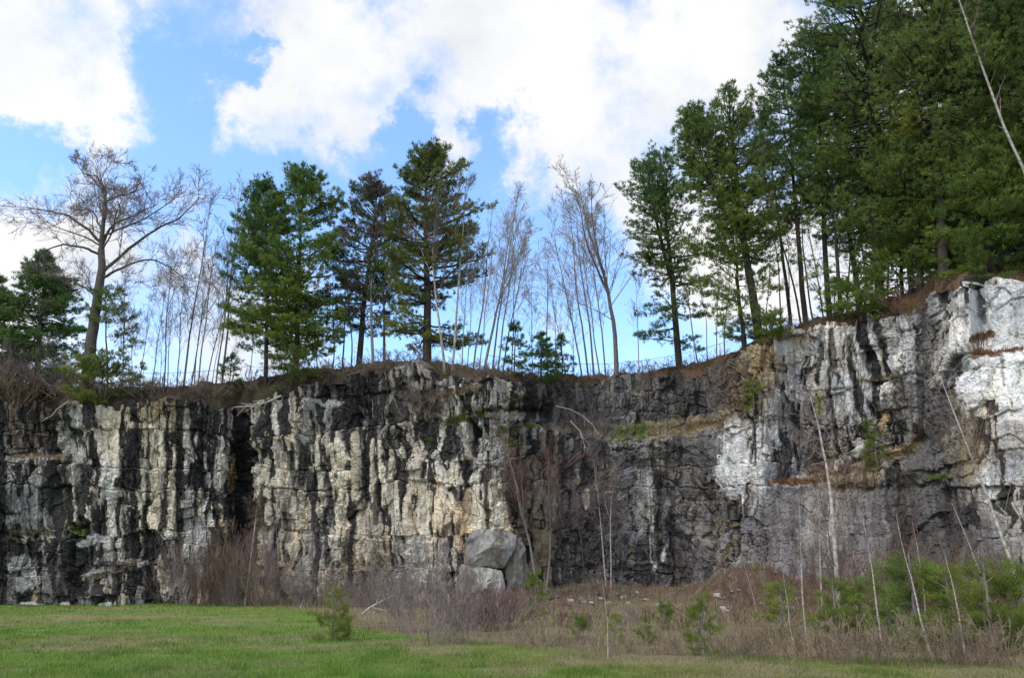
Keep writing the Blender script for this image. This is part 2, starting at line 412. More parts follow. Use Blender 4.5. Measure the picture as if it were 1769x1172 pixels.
# anchors of rock colour: px, py, colour of the clean rock, share under black water stain
ANCH = [(20, 720, 'b', .5), (70, 740, 'b', .5), (0, 760, 'd', .5), (30, 830, 'm', .25), (40, 890, 'm', .2), (90, 830, 'm', .35), (5, 900, 'k', .6), (130, 740, 'l', .35), (150, 800, 'l', .45),
        (180, 800, 'l', .35), (200, 760, 'c', .45), (120, 860, 'm', .6), (110, 900, 'm', .6), (180, 880, 'l', .4), (160, 930, 'l', .35), (100, 950, 'm', .55), (140, 970, 'd', .7), (50, 1000, 'm', .4), (20, 1020, 'd', .6),
        (220, 900, 'l', .5), (200, 1010, 'm', .6), (100, 1020, 'd', .5), (250, 770, 'c', .5), (280, 800, 'c', .45), (270, 880, 'c', .42), (280, 710, 's', .25), (340, 710, 'd', .6), (330, 780, 'l', .45), (370, 790, 'l', .42), (400, 780, 'm', .6),
        (310, 870, 'c', .5), (350, 870, 'l', .5), (345, 930, 'l', .25), (300, 950, 'm', .5), (390, 950, 's', .4), (250, 980, 'd', .6), (280, 1020, 'm', .5), (400, 1020, 'b', .5), (420, 850, 'k', .8),  # black at the cleft stands for its deep shade and stain
        (455, 720, 'l', .4), (455, 830, 'c', .45), (500, 780, 'c', .48), (500, 880, 'c', .45), (470, 950, 'c', .5), (490, 1020, 's', .45), (540, 700, 'm', .45), (560, 650, 'd', .6), (620, 680, 'd', .7), (660, 700, 'g', .55),
        (560, 820, 'C', .5), (610, 800, 'C', .45), (650, 820, 'c', .5), (600, 900, 'c', .52), (640, 900, 'c', .45), (680, 830, 'c', .45), (690, 900, 'c', .28), (560, 950, 'm', .5), (640, 980, 's', .4), (700, 980, 'm', .3), (600, 1030, 's', .4),
        (720, 650, 'm', .25), (740, 690, 'b', .35), (740, 740, 'l', .3), (740, 800, 'l', .28), (720, 860, 'c', .22), (740, 920, 'c', .14), (760, 870, 'C', .15), (720, 960, 'l', .15), (770, 960, 'm', .2), (800, 680, 'l', .48), (860, 680, 'l', .5), (920, 690, 'd', .6),
        (800, 720, 'l', .4), (790, 780, 'l', .4), (800, 850, 'C', .2), (800, 900, 't', .2), (830, 800, 'l', .4), (830, 880, 'C', .16), (860, 880, 'C', .14), (860, 790, 'm', .5), (890, 740, 'm', .45), (880, 820, 'b', .35), (900, 880, 's', .4), (930, 740, 'g', .5),
        (960, 700, 'd', .5), (960, 790, 'g', .55), (960, 860, 'm', .18), (985, 850, 'm', .2), (940, 930, 's', .4), (1000, 930, 'd', .55), (1000, 800, 'd', .5), (1010, 690, 'd', .5), (1060, 690, 'g', .4), (1110, 690, 'g', .4), (1160, 690, 'd', .45), (1220, 680, 'd', .5),
        (1100, 670, 'm', .35), (1050, 800, 'g', .35), (1080, 850, 'g', .22), (1100, 800, 'g', .3), (1120, 900, 'g', .3), (1060, 920, 'd', .35), (1080, 980, 'd', .4), (1150, 820, 'd', .35), (1180, 880, 'g', .28), (1200, 820, 'd', .3), (1200, 930, 'g', .3), (1140, 970, 'd', .5), (1180, 1010, 'd', .4),
        (1250, 890, 'd', .35), (1230, 840, 'd', .4), (1270, 800, 'w', .08), (1260, 640, 'b', .3), (1300, 640, 'o', .15), (1300, 680, 'b', .4), (1360, 600, 'l', .2), (1370, 650, 'l', .18), (1350, 690, 'l', .12), (1320, 720, 'l', .15), (1340, 760, 'w', .18), (1320, 820, 'w', .2), (1370, 790, 'm', .35),
        (1390, 720, 'p', .3), (1420, 760, 'b', .25), (1420, 640, 'l', .45), (1450, 600, 'l', .55), (1460, 680, 'w', .48), (1500, 640, 'w', .58), (1510, 580, 'l', .62), (1540, 640, 'w', .58), (1500, 710, 'w', .46), (1440, 740, 'm', .35), (1470, 760, 'p', .3),
        (1530, 720, 'm', .5), (1570, 600, 'w', .3), (1570, 700, 'd', .5), (1600, 570, 'd', .6), (1630, 560, 'l', .25), (1640, 600, 'w', .02), (1640, 500, 'l', .3), (1620, 740, 'p', .35), (1610, 820, 'd', .35),
        (1690, 520, 'w', .12), (1690, 560, 'w', .1), (1740, 540, 'w', .0), (1690, 650, 'w', .0), (1740, 660, 'w', .0), (1640, 560, 'l', .05), (1769, 600, 'w', .0), (1740, 600, 'w', .02), (1690, 600, 'w', .02), (1720, 740, 'l', .15), (1750, 780, 'm', .2), (1680, 780, 's', .3), (1700, 850, 'm', .3), (1720, 830, 'w', .2), (1750, 900, 'm', .3), (1769, 700, 'w', .05), (1660, 760, 's', .3),
        (1340, 880, 'p', .15), (1400, 900, 'p', .2), (1380, 950, 'p', .2), (1440, 890, 'p', .25), (1320, 940, 'p', .15), (1500, 880, 'p', .25), (1550, 860, 'd', .3), (1600, 900, 'k', .5), (1640, 930, 'd', .45), (1500, 960, 'p', .3), (1560, 970, 'd', .4), (1280, 960, 'g', .2), (1700, 960, 'd', .35), (1500, 800, 's', .2),
        (1450, 830, 's', .2), (1850, 600, 'w', .2), (1850, 900, 'm', .35), (-100, 800, 'd', .5), (-100, 950, 'm', .5), (2100, 700, 'l', .3)]
# stains, pale rock and painted shade of recesses and lip: x0,y0,x1,y1,half width,colour,strength,depth(m)
STR = [(418, 735, 420, 900, 17, 'k', .97, .8), (408, 800, 410, 900, 12, 'k', .9, .5), (436, 760, 434, 880, 6, 'k', .9, .4), (311, 695, 310, 830, 7, 'k', .95, .5), (309, 830, 311, 1010, 6, 'k', .9, .4), (345, 740, 344, 790, 6, 'k', .9, .3),  # first three: the cleft's darkness painted on along with its stain
       (343, 830, 348, 850, 14, 'k', .8, .4), (372, 850, 374, 905, 6, 'k', .9, .3), (255, 760, 252, 960, 5, 'k', .9, .3), (262, 980, 262, 1040, 7, 'k', .95, .6), (233, 720, 230, 830, 7, 'k', .85, .35),
       (218, 790, 216, 830, 9, 'k', .9, .5), (160, 760, 156, 790, 7, 'k', .9, .4), (117, 820, 110, 880, 10, 'k', .8, .3), (135, 800, 140, 860, 6, 'k', .7, .2), (70, 860, 68, 940, 5, 'k', .85, .3), (5, 810, 4, 1040, 7, 'k', .9, .6),
       (140, 925, 136, 1000, 15, 'k', .95, 1.0), (165, 920, 160, 980, 8, 'k', .85, .5), (236, 900, 232, 960, 7, 'k', .9, .5), (110, 990, 108, 1040, 6, 'k', .8, .3), (70, 965, 72, 1020, 4, 'k', .9, .4),  # last mark: shadow beside the pale block, painted black
       (275, 760, 273, 800, 4, 'k', .9, .2), (290, 735, 292, 780, 3, 'k', .8, .1), (262, 740, 261, 795, 4, 'C', .7, -.2), (283, 740, 281, 790, 7, 'C', .6, -.2), (273, 820, 270, 880, 9, 'c', .6, -.2), (296, 850, 295, 920, 6, 'c', .7, -.2), (322, 745, 322, 810, 4, 'l', .8, -.25),
       (327, 860, 326, 898, 8, 'l', .7, -.2), (345, 860, 344, 900, 6, 'c', .6, -.2), (348, 910, 345, 960, 14, 'l', .6, -.2), (388, 790, 389, 835, 5, 'C', .7, -.2), (378, 795, 377, 835, 5, 'l', .7, -.2), (403, 793, 401, 835, 5, 'o', .7, -.1), (382, 760, 386, 785, 4, 'l', .7, -.2),
       (445, 775, 446, 860, 6, 'C', .65, -.2), (466, 800, 464, 935, 6, 'C', .7, -.25), (484, 745, 480, 790, 5, 'l', .7, -.2), (492, 800, 490, 870, 8, 'c', .6, -.2), (497, 880, 496, 940, 6, 'c', .5, -.1),
       (524, 750, 520, 862, 11, 'k', .92, .45), (540, 720, 540, 760, 5, 'k', .7, .2), (507, 770, 505, 850, 4, 'k', .8, .2), (565, 790, 566, 880, 8, 'k', .92, .4), (566, 880, 564, 960, 7, 'd', .8, .3), (608, 715, 606, 762, 15, 'k', .9, .4), (633, 775, 630, 850, 8, 'k', .92, .35),
       (605, 850, 602, 960, 9, 'k', .9, .4), (655, 800, 650, 900, 5, 'k', .8, .3), (672, 770, 670, 810, 9, 'k', .85, .3), (690, 765, 678, 800, 8, 'k', .8, .3), (495, 880, 498, 920, 9, 'k', .7, .3), (620, 940, 640, 950, 12, 'k', .5, .2),
       (549, 765, 552, 880, 5, 'C', .75, -.25), (572, 780, 576, 830, 7, 'C', .85, -.3), (590, 775, 586, 850, 8, 'C', .85, -.3), (583, 850, 578, 950, 8, 'C', .7, -.25), (615, 765, 614, 850, 9, 'c', .75, -.25), (645, 768, 646, 850, 4, 'C', .8, -.2), (658, 770, 660, 815, 4, 'C', .75, -.2),
       (664, 815, 663, 870, 3, 'C', .75, -.2), (680, 790, 676, 880, 6, 'C', .75, -.2), (684, 870, 686, 910, 10, 'l', .6, -.15), (628, 900, 630, 935, 14, 'c', .7, -.3), (520, 860, 522, 910, 7, 'c', .6, -.2), (527, 695, 585, 698, 6, 'l', .6, -.3), (525, 712, 526, 745, 8, 'm', .7, -.3),
       (817, 745, 820, 750, 9, 'k', .98, 1.2), (800, 755, 788, 785, 7, 'd', .8, .6), (838, 790, 842, 840, 8, 'b', .85, .6), (820, 800, 826, 830, 6, 'b', .8, .4), (841, 835, 843, 912, 3.5, 'b', .95, .3), (786, 850, 796, 865, 6, 'k', .9, .4), (808, 830, 804, 850, 6, 'k', .6, .2), (835, 708, 940, 709, 3, 'k', .95, .5),  # first mark paints the cave's darkness, last one the shade under the lip
       (820, 835, 829, 905, 9, 'C', .95, -.35), (856, 845, 860, 920, 10, 'C', .8, -.3), (790, 800, 780, 830, 6, 'C', .7, -.2), (806, 875, 800, 905, 12, 't', .6, -.1), (803, 740, 812, 790, 6, 'C', .6, -.1), (836, 770, 832, 800, 10, 'l', .7, -.3), (870, 715, 900, 720, 6, 'c', .6, 0), (850, 760, 846, 800, 5, 'd', .7, .3), (880, 820, 884, 900, 5, 'b', .7, .2),
       (830, 685, 850, 685, 10, 'k', .55, .2), (880, 690, 920, 700, 8, 'k', .7, .3), (975, 790, 980, 820, 5, 'k', .8, .3), (1004, 780, 1010, 900, 6, 'k', .6, .4), (1000, 750, 1030, 745, 8, 'g', .5, 0),
       (1117, 790, 1124, 850, 6, 'l', .55, -.1), (1121, 840, 1124, 900, 5, 'l', .75, -.15), (1124, 895, 1131, 978, 5, 'l', .75, -.2), (1105, 790, 1108, 920, 8, 'm', .6, -.15), (1153, 935, 1147, 968, 3, 'w', .85, -.1), (1016, 862, 1017, 872, 6, 'c', .8, -.4), (1000, 800, 998, 830, 4, 'c', .5, 0), (1085, 850, 1060, 860, 7, 'm', .5, -.2),
       (1140, 850, 1136, 960, 8, 'k', .7, .3), (1140, 765, 1150, 768, 3, 'k', .8, .3), (1060, 775, 1140, 778, 3, 'k', .8, .4), (1160, 900, 1156, 990, 9, 'k', .6, .3), (1040, 830, 1036, 1000, 5, 'd', .8, .2), (1196, 700, 1190, 720, 12, 'k', .6, .3), (1230, 690, 1232, 720, 9, 'd', .5, .1),
       (1257, 765, 1252, 820, 13, 'w', .9, -.4), (1275, 765, 1268, 835, 12, 'w', .85, -.4), (1291, 800, 1292, 822, 5, 'w', .8, -.2), (1281, 810, 1283, 862, 3.5, 'w', .9, -.1), (1262, 735, 1290, 745, 12, 'l', .8, -.5), (1240, 758, 1252, 756, 7, 'l', .8, -.3),
       (1318, 760, 1315, 800, 14, 'w', .7, -.3), (1315, 810, 1318, 860, 9, 'w', .65, -.3), (1360, 770, 1352, 820, 10, 'd', .75, .4), (1345, 720, 1330, 740, 16, 'l', .6, -.2), (1372, 800, 1374, 822, 5, 'w', .7, -.1), (1305, 860, 1298, 880, 4, 'l', .6, 0), (1302, 740, 1303, 800, 3, 'k', .85, .3),
       (1318, 870, 1314, 940, 4, 'b', .6, 0), (1395, 700, 1400, 760, 5, 'p', .6, .2), (1418, 690, 1416, 706, 8, 'y', .8, 0), (1330, 610, 1345, 625, 8, 'o', .6, 0), (1296, 612, 1320, 628, 12, 'o', .5, -.2), (1330, 645, 1334, 650, 5, 'o', .7, 0),
       (1418, 600, 1414, 660, 5, 'k', .85, .35), (1438, 580, 1446, 690, 5, 'k', .8, .35), (1432, 640, 1440, 740, 4, 'k', .8, .3), (1468, 590, 1480, 700, 5, 'k', .85, .35), (1486, 570, 1500, 640, 5, 'k', .85, .35), (1455, 600, 1462, 680, 4, 'k', .7, .25), (1520, 560, 1535, 640, 7, 'k', .85, .4), (1510, 640, 1520, 720, 6, 'k', .7, .3),
       (1450, 590, 1456, 640, 4, 'l', .7, -.2), (1476, 575, 1486, 620, 4, 'w', .75, -.2), (1505, 560, 1518, 610, 5, 'w', .8, -.25), (1525, 545, 1534, 565, 4, 'w', .8, -.2), (1490, 620, 1500, 680, 5, 'w', .7, -.2), (1462, 660, 1470, 720, 7, 'w', .7, -.2), (1445, 660, 1446, 700, 5, 'w', .6, -.2), (1520, 620, 1526, 650, 4, 'C', .7, -.1), (1540, 625, 1545, 645, 5, 'w', .8, -.2),
       (1561, 555, 1574, 640, 11, 'w', .85, -.4), (1590, 540, 1600, 640, 8, 'd', .85, .6), (1595, 640, 1596, 690, 8, 'd', .8, .4), (1550, 650, 1552, 720, 6, 'k', .5, .3), (1575, 650, 1578, 720, 3, 'l', .5, 0), (1535, 700, 1525, 740, 12, 'k', .6, .4), (1524, 720, 1524, 740, 5, 'o', .8, 0),
       (1618, 535, 1660, 535, 10, 'g', .6, 0), (1650, 645, 1660, 645, 6, 'k', .8, .6), (1648, 648, 1630, 700, 15, 'd', .92, .5), (1630, 700, 1604, 790, 19, 'd', .9, .4), (1602, 790, 1592, 840, 24, 'd', .8, .2), (1640, 680, 1618, 750, 5, 'b', .6, .1), (1570, 650, 1590, 720, 10, 'd', .5, .3), (1600, 850, 1625, 940, 26, 'd', .7, .2), (1660, 530, 1668, 600, 4, 'd', .4, .2), (1690, 515, 1694, 545, 5, 'd', .75, .4), (1660, 650, 1640, 700, 6, 'w', .7, -.2),
       (1730, 620, 1735, 660, 3, 'd', .6, 0), (1620, 905, 1640, 950, 14, 'k', .7, .4), (1560, 880, 1565, 920, 12, 'k', .5, .2), (1700, 715, 1769, 712, 4, 'g', .5, 0), (1705, 738, 1769, 736, 3, 'd', .4, 0), (1705, 758, 1769, 760, 3, 'd', .45, 0), (1705, 778, 1769, 790, 4, 'd', .45, 0), (1700, 700, 1720, 800, 3, 'd', .6, .1), (1706, 820, 1708, 850, 8, 'w', .7, -.2),
       (1640, 690, 1665, 780, 10, 'y', .35, 0), (1330, 836, 1405, 834, 5, 'r', .95, -.1), (1270, 706, 1300, 700, 4, 's', .5, 0), (1672, 590, 1705, 578, 8, 'r', .9, -.1), (1682, 612, 1769, 606, 6, 'r', .9, -.15), (1475, 770, 1500, 768, 8, 'l', .7, -.5), (1450, 805, 1465, 800, 12, 'l', .6, -.5), (1350, 870, 1560, 855, 12, 'p', .4, 0), (1440, 860, 1436, 960, 8, 'l', .35, 0), (1400, 880, 1396, 930, 10, 'l', .3, 0),
       (1490, 790, 1580, 770, 8, 's', .35, 0), (1600, 826, 1640, 824, 3, 'n', .9, -.1), (30, 980, 55, 985, 14, 'l', .6, -.6), (55, 1000, 40, 1015, 14, 'l', .6, -.5), (150, 1000, 200, 985, 8, 'm', .6, -.5), (205, 975, 250, 978, 8, 'm', .5, -.5), (60, 1030, 58, 1045, 4, 't', .7, 0), (185, 930, 140, 940, 6, 'w', .5, -.2), (20, 900, 60, 895, 10, 'm', .5, -.2),
       (310, 1010, 285, 1022, 10, 'l', .7, -.5), (275, 975, 280, 1000, 8, 'c', .6, -.3), (185, 790, 190, 850, 7, 'w', .6, -.25), (115, 765, 125, 790, 10, 'l', .6, -.3)]
# soil, moss and grass caught on the benches: x0,y0,x1,y1,half width,colour
LITTER = [(1010, 742, 1060, 748, 12, 's'), (1060, 748, 1130, 744, 14, 'n'), (1130, 745, 1200, 738, 16, 's'), (1190, 738, 1260, 722, 12, 's'), (1210, 735, 1240, 730, 6, 'r'), (960, 738, 1010, 744, 10, 'b'), (700, 680, 760, 712, 16, 'b'), (765, 735, 808, 716, 5, 'n'),
          (775, 732, 815, 722, 4, 'n'), (862, 742, 895, 745, 4, 'n'), (740, 760, 750, 762, 3, 'n'), (820, 714, 834, 718, 4, 'n'), (20, 790, 110, 792, 4, 's'), (20, 925, 90, 918, 4, 's'), (120, 910, 140, 920, 5, 'n'), (150, 1010, 240, 970, 3, 's'),
          (1340, 834, 1410, 832, 5, 'r'), (1420, 826, 1520, 800, 8, 's'), (1520, 800, 1580, 770, 7, 's'), (1560, 785, 1588, 745, 4, 'r'), (1430, 838, 1500, 834, 4, 's'), (1245, 985, 1270, 930, 3, 's'), (1235, 902, 1265, 905, 3, 's'), (760, 690, 830, 670, 6, 's'), (870, 690, 900, 688, 3, 'n'),
          (1680, 612, 1769, 604, 5, 'r'), (1675, 590, 1705, 576, 6, 'r'), (1590, 826, 1640, 824, 4, 'n'), (1480, 660, 1560, 650, 3, 's'), (1680, 640, 1700, 636, 3, 's'), (860, 755, 890, 770, 5, 'n'), (900, 735, 925, 738, 4, 'n')]

def cliff():
    px = np.concatenate([np.linspace(-900, -70, 230, endpoint=False), np.linspace(-70, 1840, 1180, endpoint=False), np.linspace(1840, 2300, 280, endpoint=False), np.linspace(2300, 3000, 160)])
    nr = 430
    t = np.linspace(0, 1, nr)
    top = rim(px) + 5 * fbm(px / 14, px * 0, 3, 3) + 5 * np.where(vnoise(px / 22, px * 0, 9) > 0, 1, -1) * (np.abs(vnoise(px / 9, px * 0, 4)) > .1)
    # foot of the wall at z = -0.6
    yb = Yw(px) - 1.0
    bot = np.full(px.shape, 1050.0)
    for _ in range(8):
        e = (-.6 - CAM_H) / yb            # z/y of the sight line
        u = (e * CP - SP) / (CP + e * SP)
        bot = 586 - u * F_PX
        yb = depth(px, bot)
    PX = np.repeat(px[None], nr, 0)
    PY = top[None] + (bot - top)[None] * t[:, None]
    D = depth(PX, PY)
    P = at(PX, PY, D)
    # along-wall arc length and horizontal normal from the smoothed plan
    k = np.hanning(61); k /= k.sum()
    pad = np.pad(Yw(px), 30, 'edge'); ys = np.convolve(pad, k, 'valid')
    pm = at(px, np.full(px.shape, 850.0), ys)
    ds = np.diff(pm[:, :2], axis=0); s = np.concatenate([[0], np.cumsum(np.hypot(ds[:, 0], ds[:, 1]))])
    tg = np.gradient(pm[:, :2], axis=0); tg /= np.linalg.norm(tg, axis=1)[:, None]
    nrm = np.stack([tg[:, 1], -tg[:, 0]], 1)             # towards the quarry floor
    S = np.repeat(s[None], nr, 0); Z = P[..., 2]
    # --- fractured blocks
    wx = S + .45 * fbm(S * .45, Z * .45, 21, 3) + .04 * fbm(S * 2, Z * 1.6, 23, 2); wz = Z + .8 * fbm(S * .16, Z * .2, 22, 3) + .09 * fbm(S * 1.1, Z * 1.0, 24, 2)
    slant = np.interp(PX, [1300, 1500, 1700], [0, .12, .1])
    wx = wx + slant * Z
    A = bricks(wx * .72, wz * .36, 31)
    B = bricks(wx * 1.7 + 3, wz * .95, 32)
    W = worley(wx * .5 + wz * .12, wz * .4 - wx * .1, 36)
    Cc = worley(wx * 4.4, wz * 3.4, 33)
    q = sstep(1560, 1625, PX)                                # the white end breaks into big bedded blocks
    A2 = bricks(wx * .34 + 2, wz * .42, 34); B2 = bricks(wx * .75 + 3, wz * 1.1, 35)
    A = [a * (1 - q) + b * q if k != 9 else a for k, (a, b) in enumerate(zip(A, A2))]
    B = [a * (1 - q) + b * q for a, b in zip(B, B2)]
    rough = np.interp(PX, [0, 850, 950, 1000, 1230, 1300, 1400, 1600, 1680, 1769], [1.1, .95, .85, .85, .85, 1.05, 1.05, .95, .8, .75])
    smoothwall = win(PX, 1310, 1340, 1520, 1580) * sstep(842, 856, PY)
    rough = rough * (1 - .7 * smoothwall)
    h = .5 * (A[2] - .5) + (A[3] - .5) * A[5] * .36 + (A[4] - .25) * A[6] * .5
    calm = np.clip(.45 + 1.1 * fbm(S * .22, Z * .25, 37, 2) + 1.1 * (A[3] - .5), .15, 1.15)      # some blocks split small, some stay slabs
    calm = calm * (1 - .45 * win(PX, 700, 740, 880, 910) * sstep(780, 820, PY)) * (1 - .5 * q)
    h = h + calm * (.28 * (B[2] - .5) + (B[3] - .5) * B[5] * .36 + (B[4] - .3) * B[6] * .42)
    h = h + .42 * (W[2] - .5) + (W[3] - .5) * W[5] * .4 + (W[4] - .5) * W[6] * .4 - .12 * (1 - sstep(0, .05, W[1] - W[0]))
    h = h + calm * .11 * (Cc[2] - .5) + calm * ((Cc[3] - .5) * Cc[5] * .2 + (Cc[4] - .5) * Cc[6] * .2)
    h = h - .17 * (1 - sstep(0, .05, A[1])) - calm * .10 * (1 - sstep(0, .06, B[1])) - .05 * (1 - sstep(0, .09, Cc[1] - Cc[0]))
    ribs = fbm(S * .75 + .3 * fbm(S * .3, Z * .3, 41, 2), Z * .09, 42, 4)
    ribw = win(PX, -900, -800, 880, 960) + win(PX, 1395, 1430, 1560, 1600) * (1 - sstep(730, 770, PY))
    h = h + .16 * ribs * ribw
    h = h + .5 * fbm(S * .16, Z * .14, 43, 3)
    # diagonal swirled facets of the dark lower wall
    diag = fbm((S + Z * .8) * .7, (Z - S * .5) * .32, 44, 4)
    h = h + .45 * diag * win(PX, 930, 1000, 1230, 1260) * sstep(760, 780, PY)
    h = h * rough
    h = h + .05 * fbm(S * 3, Z * 3, 45, 4) + .03 * fbm(S * 9, Z * 9, 46, 3)
    # --- colour
    lw = 12 * fbm(S * .5, Z * .22, 51, 3)
    lx = PX + lw + 9 * fbm(S * 2, Z * 1.2, 52, 3)
    ly = PY + 12 * fbm(S * .4, Z * .4, 53, 3) + 8 * fbm(S * 2, Z * 2, 54, 2)
    sc = np.array([[ROCKC[a[2]] for a in ANCH]])[0]
    num = np.zeros(PX.shape + (3,)); dn = np.zeros(PX.shape); den = np.full(PX.shape, 1e-12)
    for a, c in zip(ANCH, sc):
        d2 = ((lx - a[0]) / 26) ** 2 + ((ly - a[1]) / 38) ** 2
        w = 1 / (1 + d2) ** 2.2
        num += w[..., None] * np.log(c); dn += w * a[3] * (1.04 if a[0] < 420 else 1.0); den += w
    colr = np.exp(num / den[..., None]); dark = dn / den
    colr = colr * (.74 + .34 * A[3] + .34 * (B[3] - .2) + .22 * (W[3] - .3))[..., None]
    tint = fbm(S * .8, Z * .35, 55, 4)
    colr = colr * (1 + np.clip(tint, -1, 1)[..., None] * np.array([.16, .10, .0]))
    # black water stain, running down
    sw = wx + .25 * fbm(S * .8, Z * .5, 61, 3)
    ncont = fbm(sw * 1.5, wz * .075, 62, 3)
    nblk = fbm(sw * 2.7 + A[2] * 7, wz * .22 + A[3] * 5, 63, 3)
    st = .95 * ncont + .75 * nblk + .35 * fbm(S * 6, Z * .9, 64, 3) + .75 * (B[4] - .5) + .6 * (A[4] - .5)
    rk = np.empty(st.size); rk[np.argsort(st.ravel())] = np.linspace(0, 1, st.size); U = rk.reshape(st.shape)
    m = .96 * sstep(-.03, .02, dark * 1.0 - U)
    wash = fbm(sw * 1.6 + B[2] * 3, wz * .16, 67, 4)
    wm = .5 * sstep(.1, .7, wash + (dark - .4) * 1.1 + .3 * fbm(S * 5, Z * .8, 68, 3))
    colr = colr * (1 - wm[..., None] * np.array([.62, .68, .74]))
    K = np.array(ROCKC['k'])
    kk = K * (1 + .9 * np.clip(fbm(S * 2, Z * .4, 66, 4) + .25, 0, 2))[..., None]
    halo = sstep(-.16, -.02, dark - U) * (1 - m)
    colr = colr * (1 - .28 * halo[..., None] * np.array([.4, .8, 1.3]))
    mid = win(PX, 940, 990, 1240, 1262)
    m = m * (1 - .35 * mid) * (1 - .5 * smoothwall)
    colr = colr * (1 - m[..., None]) + kk * m[..., None]
    h = h - .05 * m * rough
    # marks
    qx = PX + 2.6 * fbm(S * 2.2, Z * .8, 71, 4); qy = PY + 6 * fbm(S * 1.5, Z * 1.5, 72, 3)
    edge = .5 * fbm(S * 3.2, Z * 1.1, 73, 4) + .18 * (B[3] - .5)
    frag = .35 + .65 * sstep(-.9, .1, nblk + .5 * (B[2] - .5))
    def seg(x0, y0, x1, y1, hw):
        dx, dy = x1 - x0, y1 - y0
        q = np.clip(((qx - x0) * dx + (qy - y0) * dy) / max(dx * dx + dy * dy, 1e-6), 0, 1)
        vert = abs(dy) > abs(dx)
        ex, ey = qx - x0 - q * dx, qy - y0 - q * dy
        d = np.sqrt(ex ** 2 + (ey * (.45 if vert else 1)) ** 2) / hw
        return 1 - sstep(.72, 1.18, d + edge)
    var = (.8 + .35 * B[3] + .25 * fbm(S * 3, Z * 1.2, 74, 3))[..., None]
    patchy = sstep(-.75, .15, fbm(S * 1.6, Z * 2.2, 78, 3)); vlit = (.75 + .9 * (fbm(S * 4, Z * 4, 75, 3) * .4 + .3))[..., None]
    for (x0, y0, x1, y1, hw, c, a, dep) in STR:
        w = seg(x0, y0, x1, y1, hw)
        cc = np.array(ROCKC[c])
        if c in 'kd' and dep < .8 and x0 < 1390: w = w * frag
        w3 = (w * a)[..., None]
        colr = colr * (1 - w3) + cc * var * w3
        h = h - dep * w * (.8 if dep >= .8 else .25)
    gl = np.zeros(PX.shape)
    for (x0, y0, x1, y1, hw, c) in LITTER:
        w = seg(x0, y0, x1, y1, hw) * .92 * patchy
        colr = colr * (1 - w[..., None]) + np.array(ROCKC[c]) * vlit * w[..., None]
        gl = np.maximum(gl, w)
    h = h * (1 - .5 * gl) + gl * (.12 + .1 * fbm(S * 3, Z * 3, 76, 3))
    colr = np.clip(colr, .012, .76)
    V = P.copy()
    V[..., 0] += nrm[None, :, 0] * h; V[..., 1] += nrm[None, :, 1] * h
    V[..., 2] += .12 * fbm(S * 2, Z * 2, 77, 2) * rough
    # the rim turns back under the soil
    ext = []
    for back, up in ((3.0, -.4), (1.4, .05), (.35, .05)):
        e = V[0].copy(); e[:, 0] -= nrm[:, 0] * back; e[:, 1] -= nrm[:, 1] * back; e[:, 2] += up
        ext.append(e)
    V = np.concatenate([np.array(ext), V], 0)
    colr = np.concatenate([np.repeat(colr[:1], 3, 0), colr], 0)
    n, mcols = V.shape[:2]
    i = np.arange(n * mcols).reshape(n, mcols)
    Fq = np.stack([i[:-1, :-1], i[1:, :-1], i[1:, 1:], i[:-1, 1:]], -1).reshape(-1, 4)
    me = mesh('quarry_cliff', V.reshape(-1, 3), Fq, {'col': colr.reshape(-1, 3)}, smooth=False)
    o = obj('quarry_cliff', me, M_CLIFF)
    tag(o, 'tall quarry rock wall streaked black and cream with white marble at one end', 'cliff', kind='structure')
    return px, PX, PY, V[3:], top
CPX, CPXg, CPYg, CV, CTOP = cliff()

def wall(px, py):
    """a point on the finished rock face"""
    c = int(np.argmin(np.abs(CPX - px)))
    r = int(np.argmin(np.abs(CPYg[:, c] - py)))
    return CV[r, c].copy()

def rim_depth(px):
    return depth(np.asarray(px, float), rim(px))

CREST_BACK = 3.2
def crest_z(px):
    y = rim_depth(px) + CREST_BACK
    return at(px, crest(px), y)[..., 2]

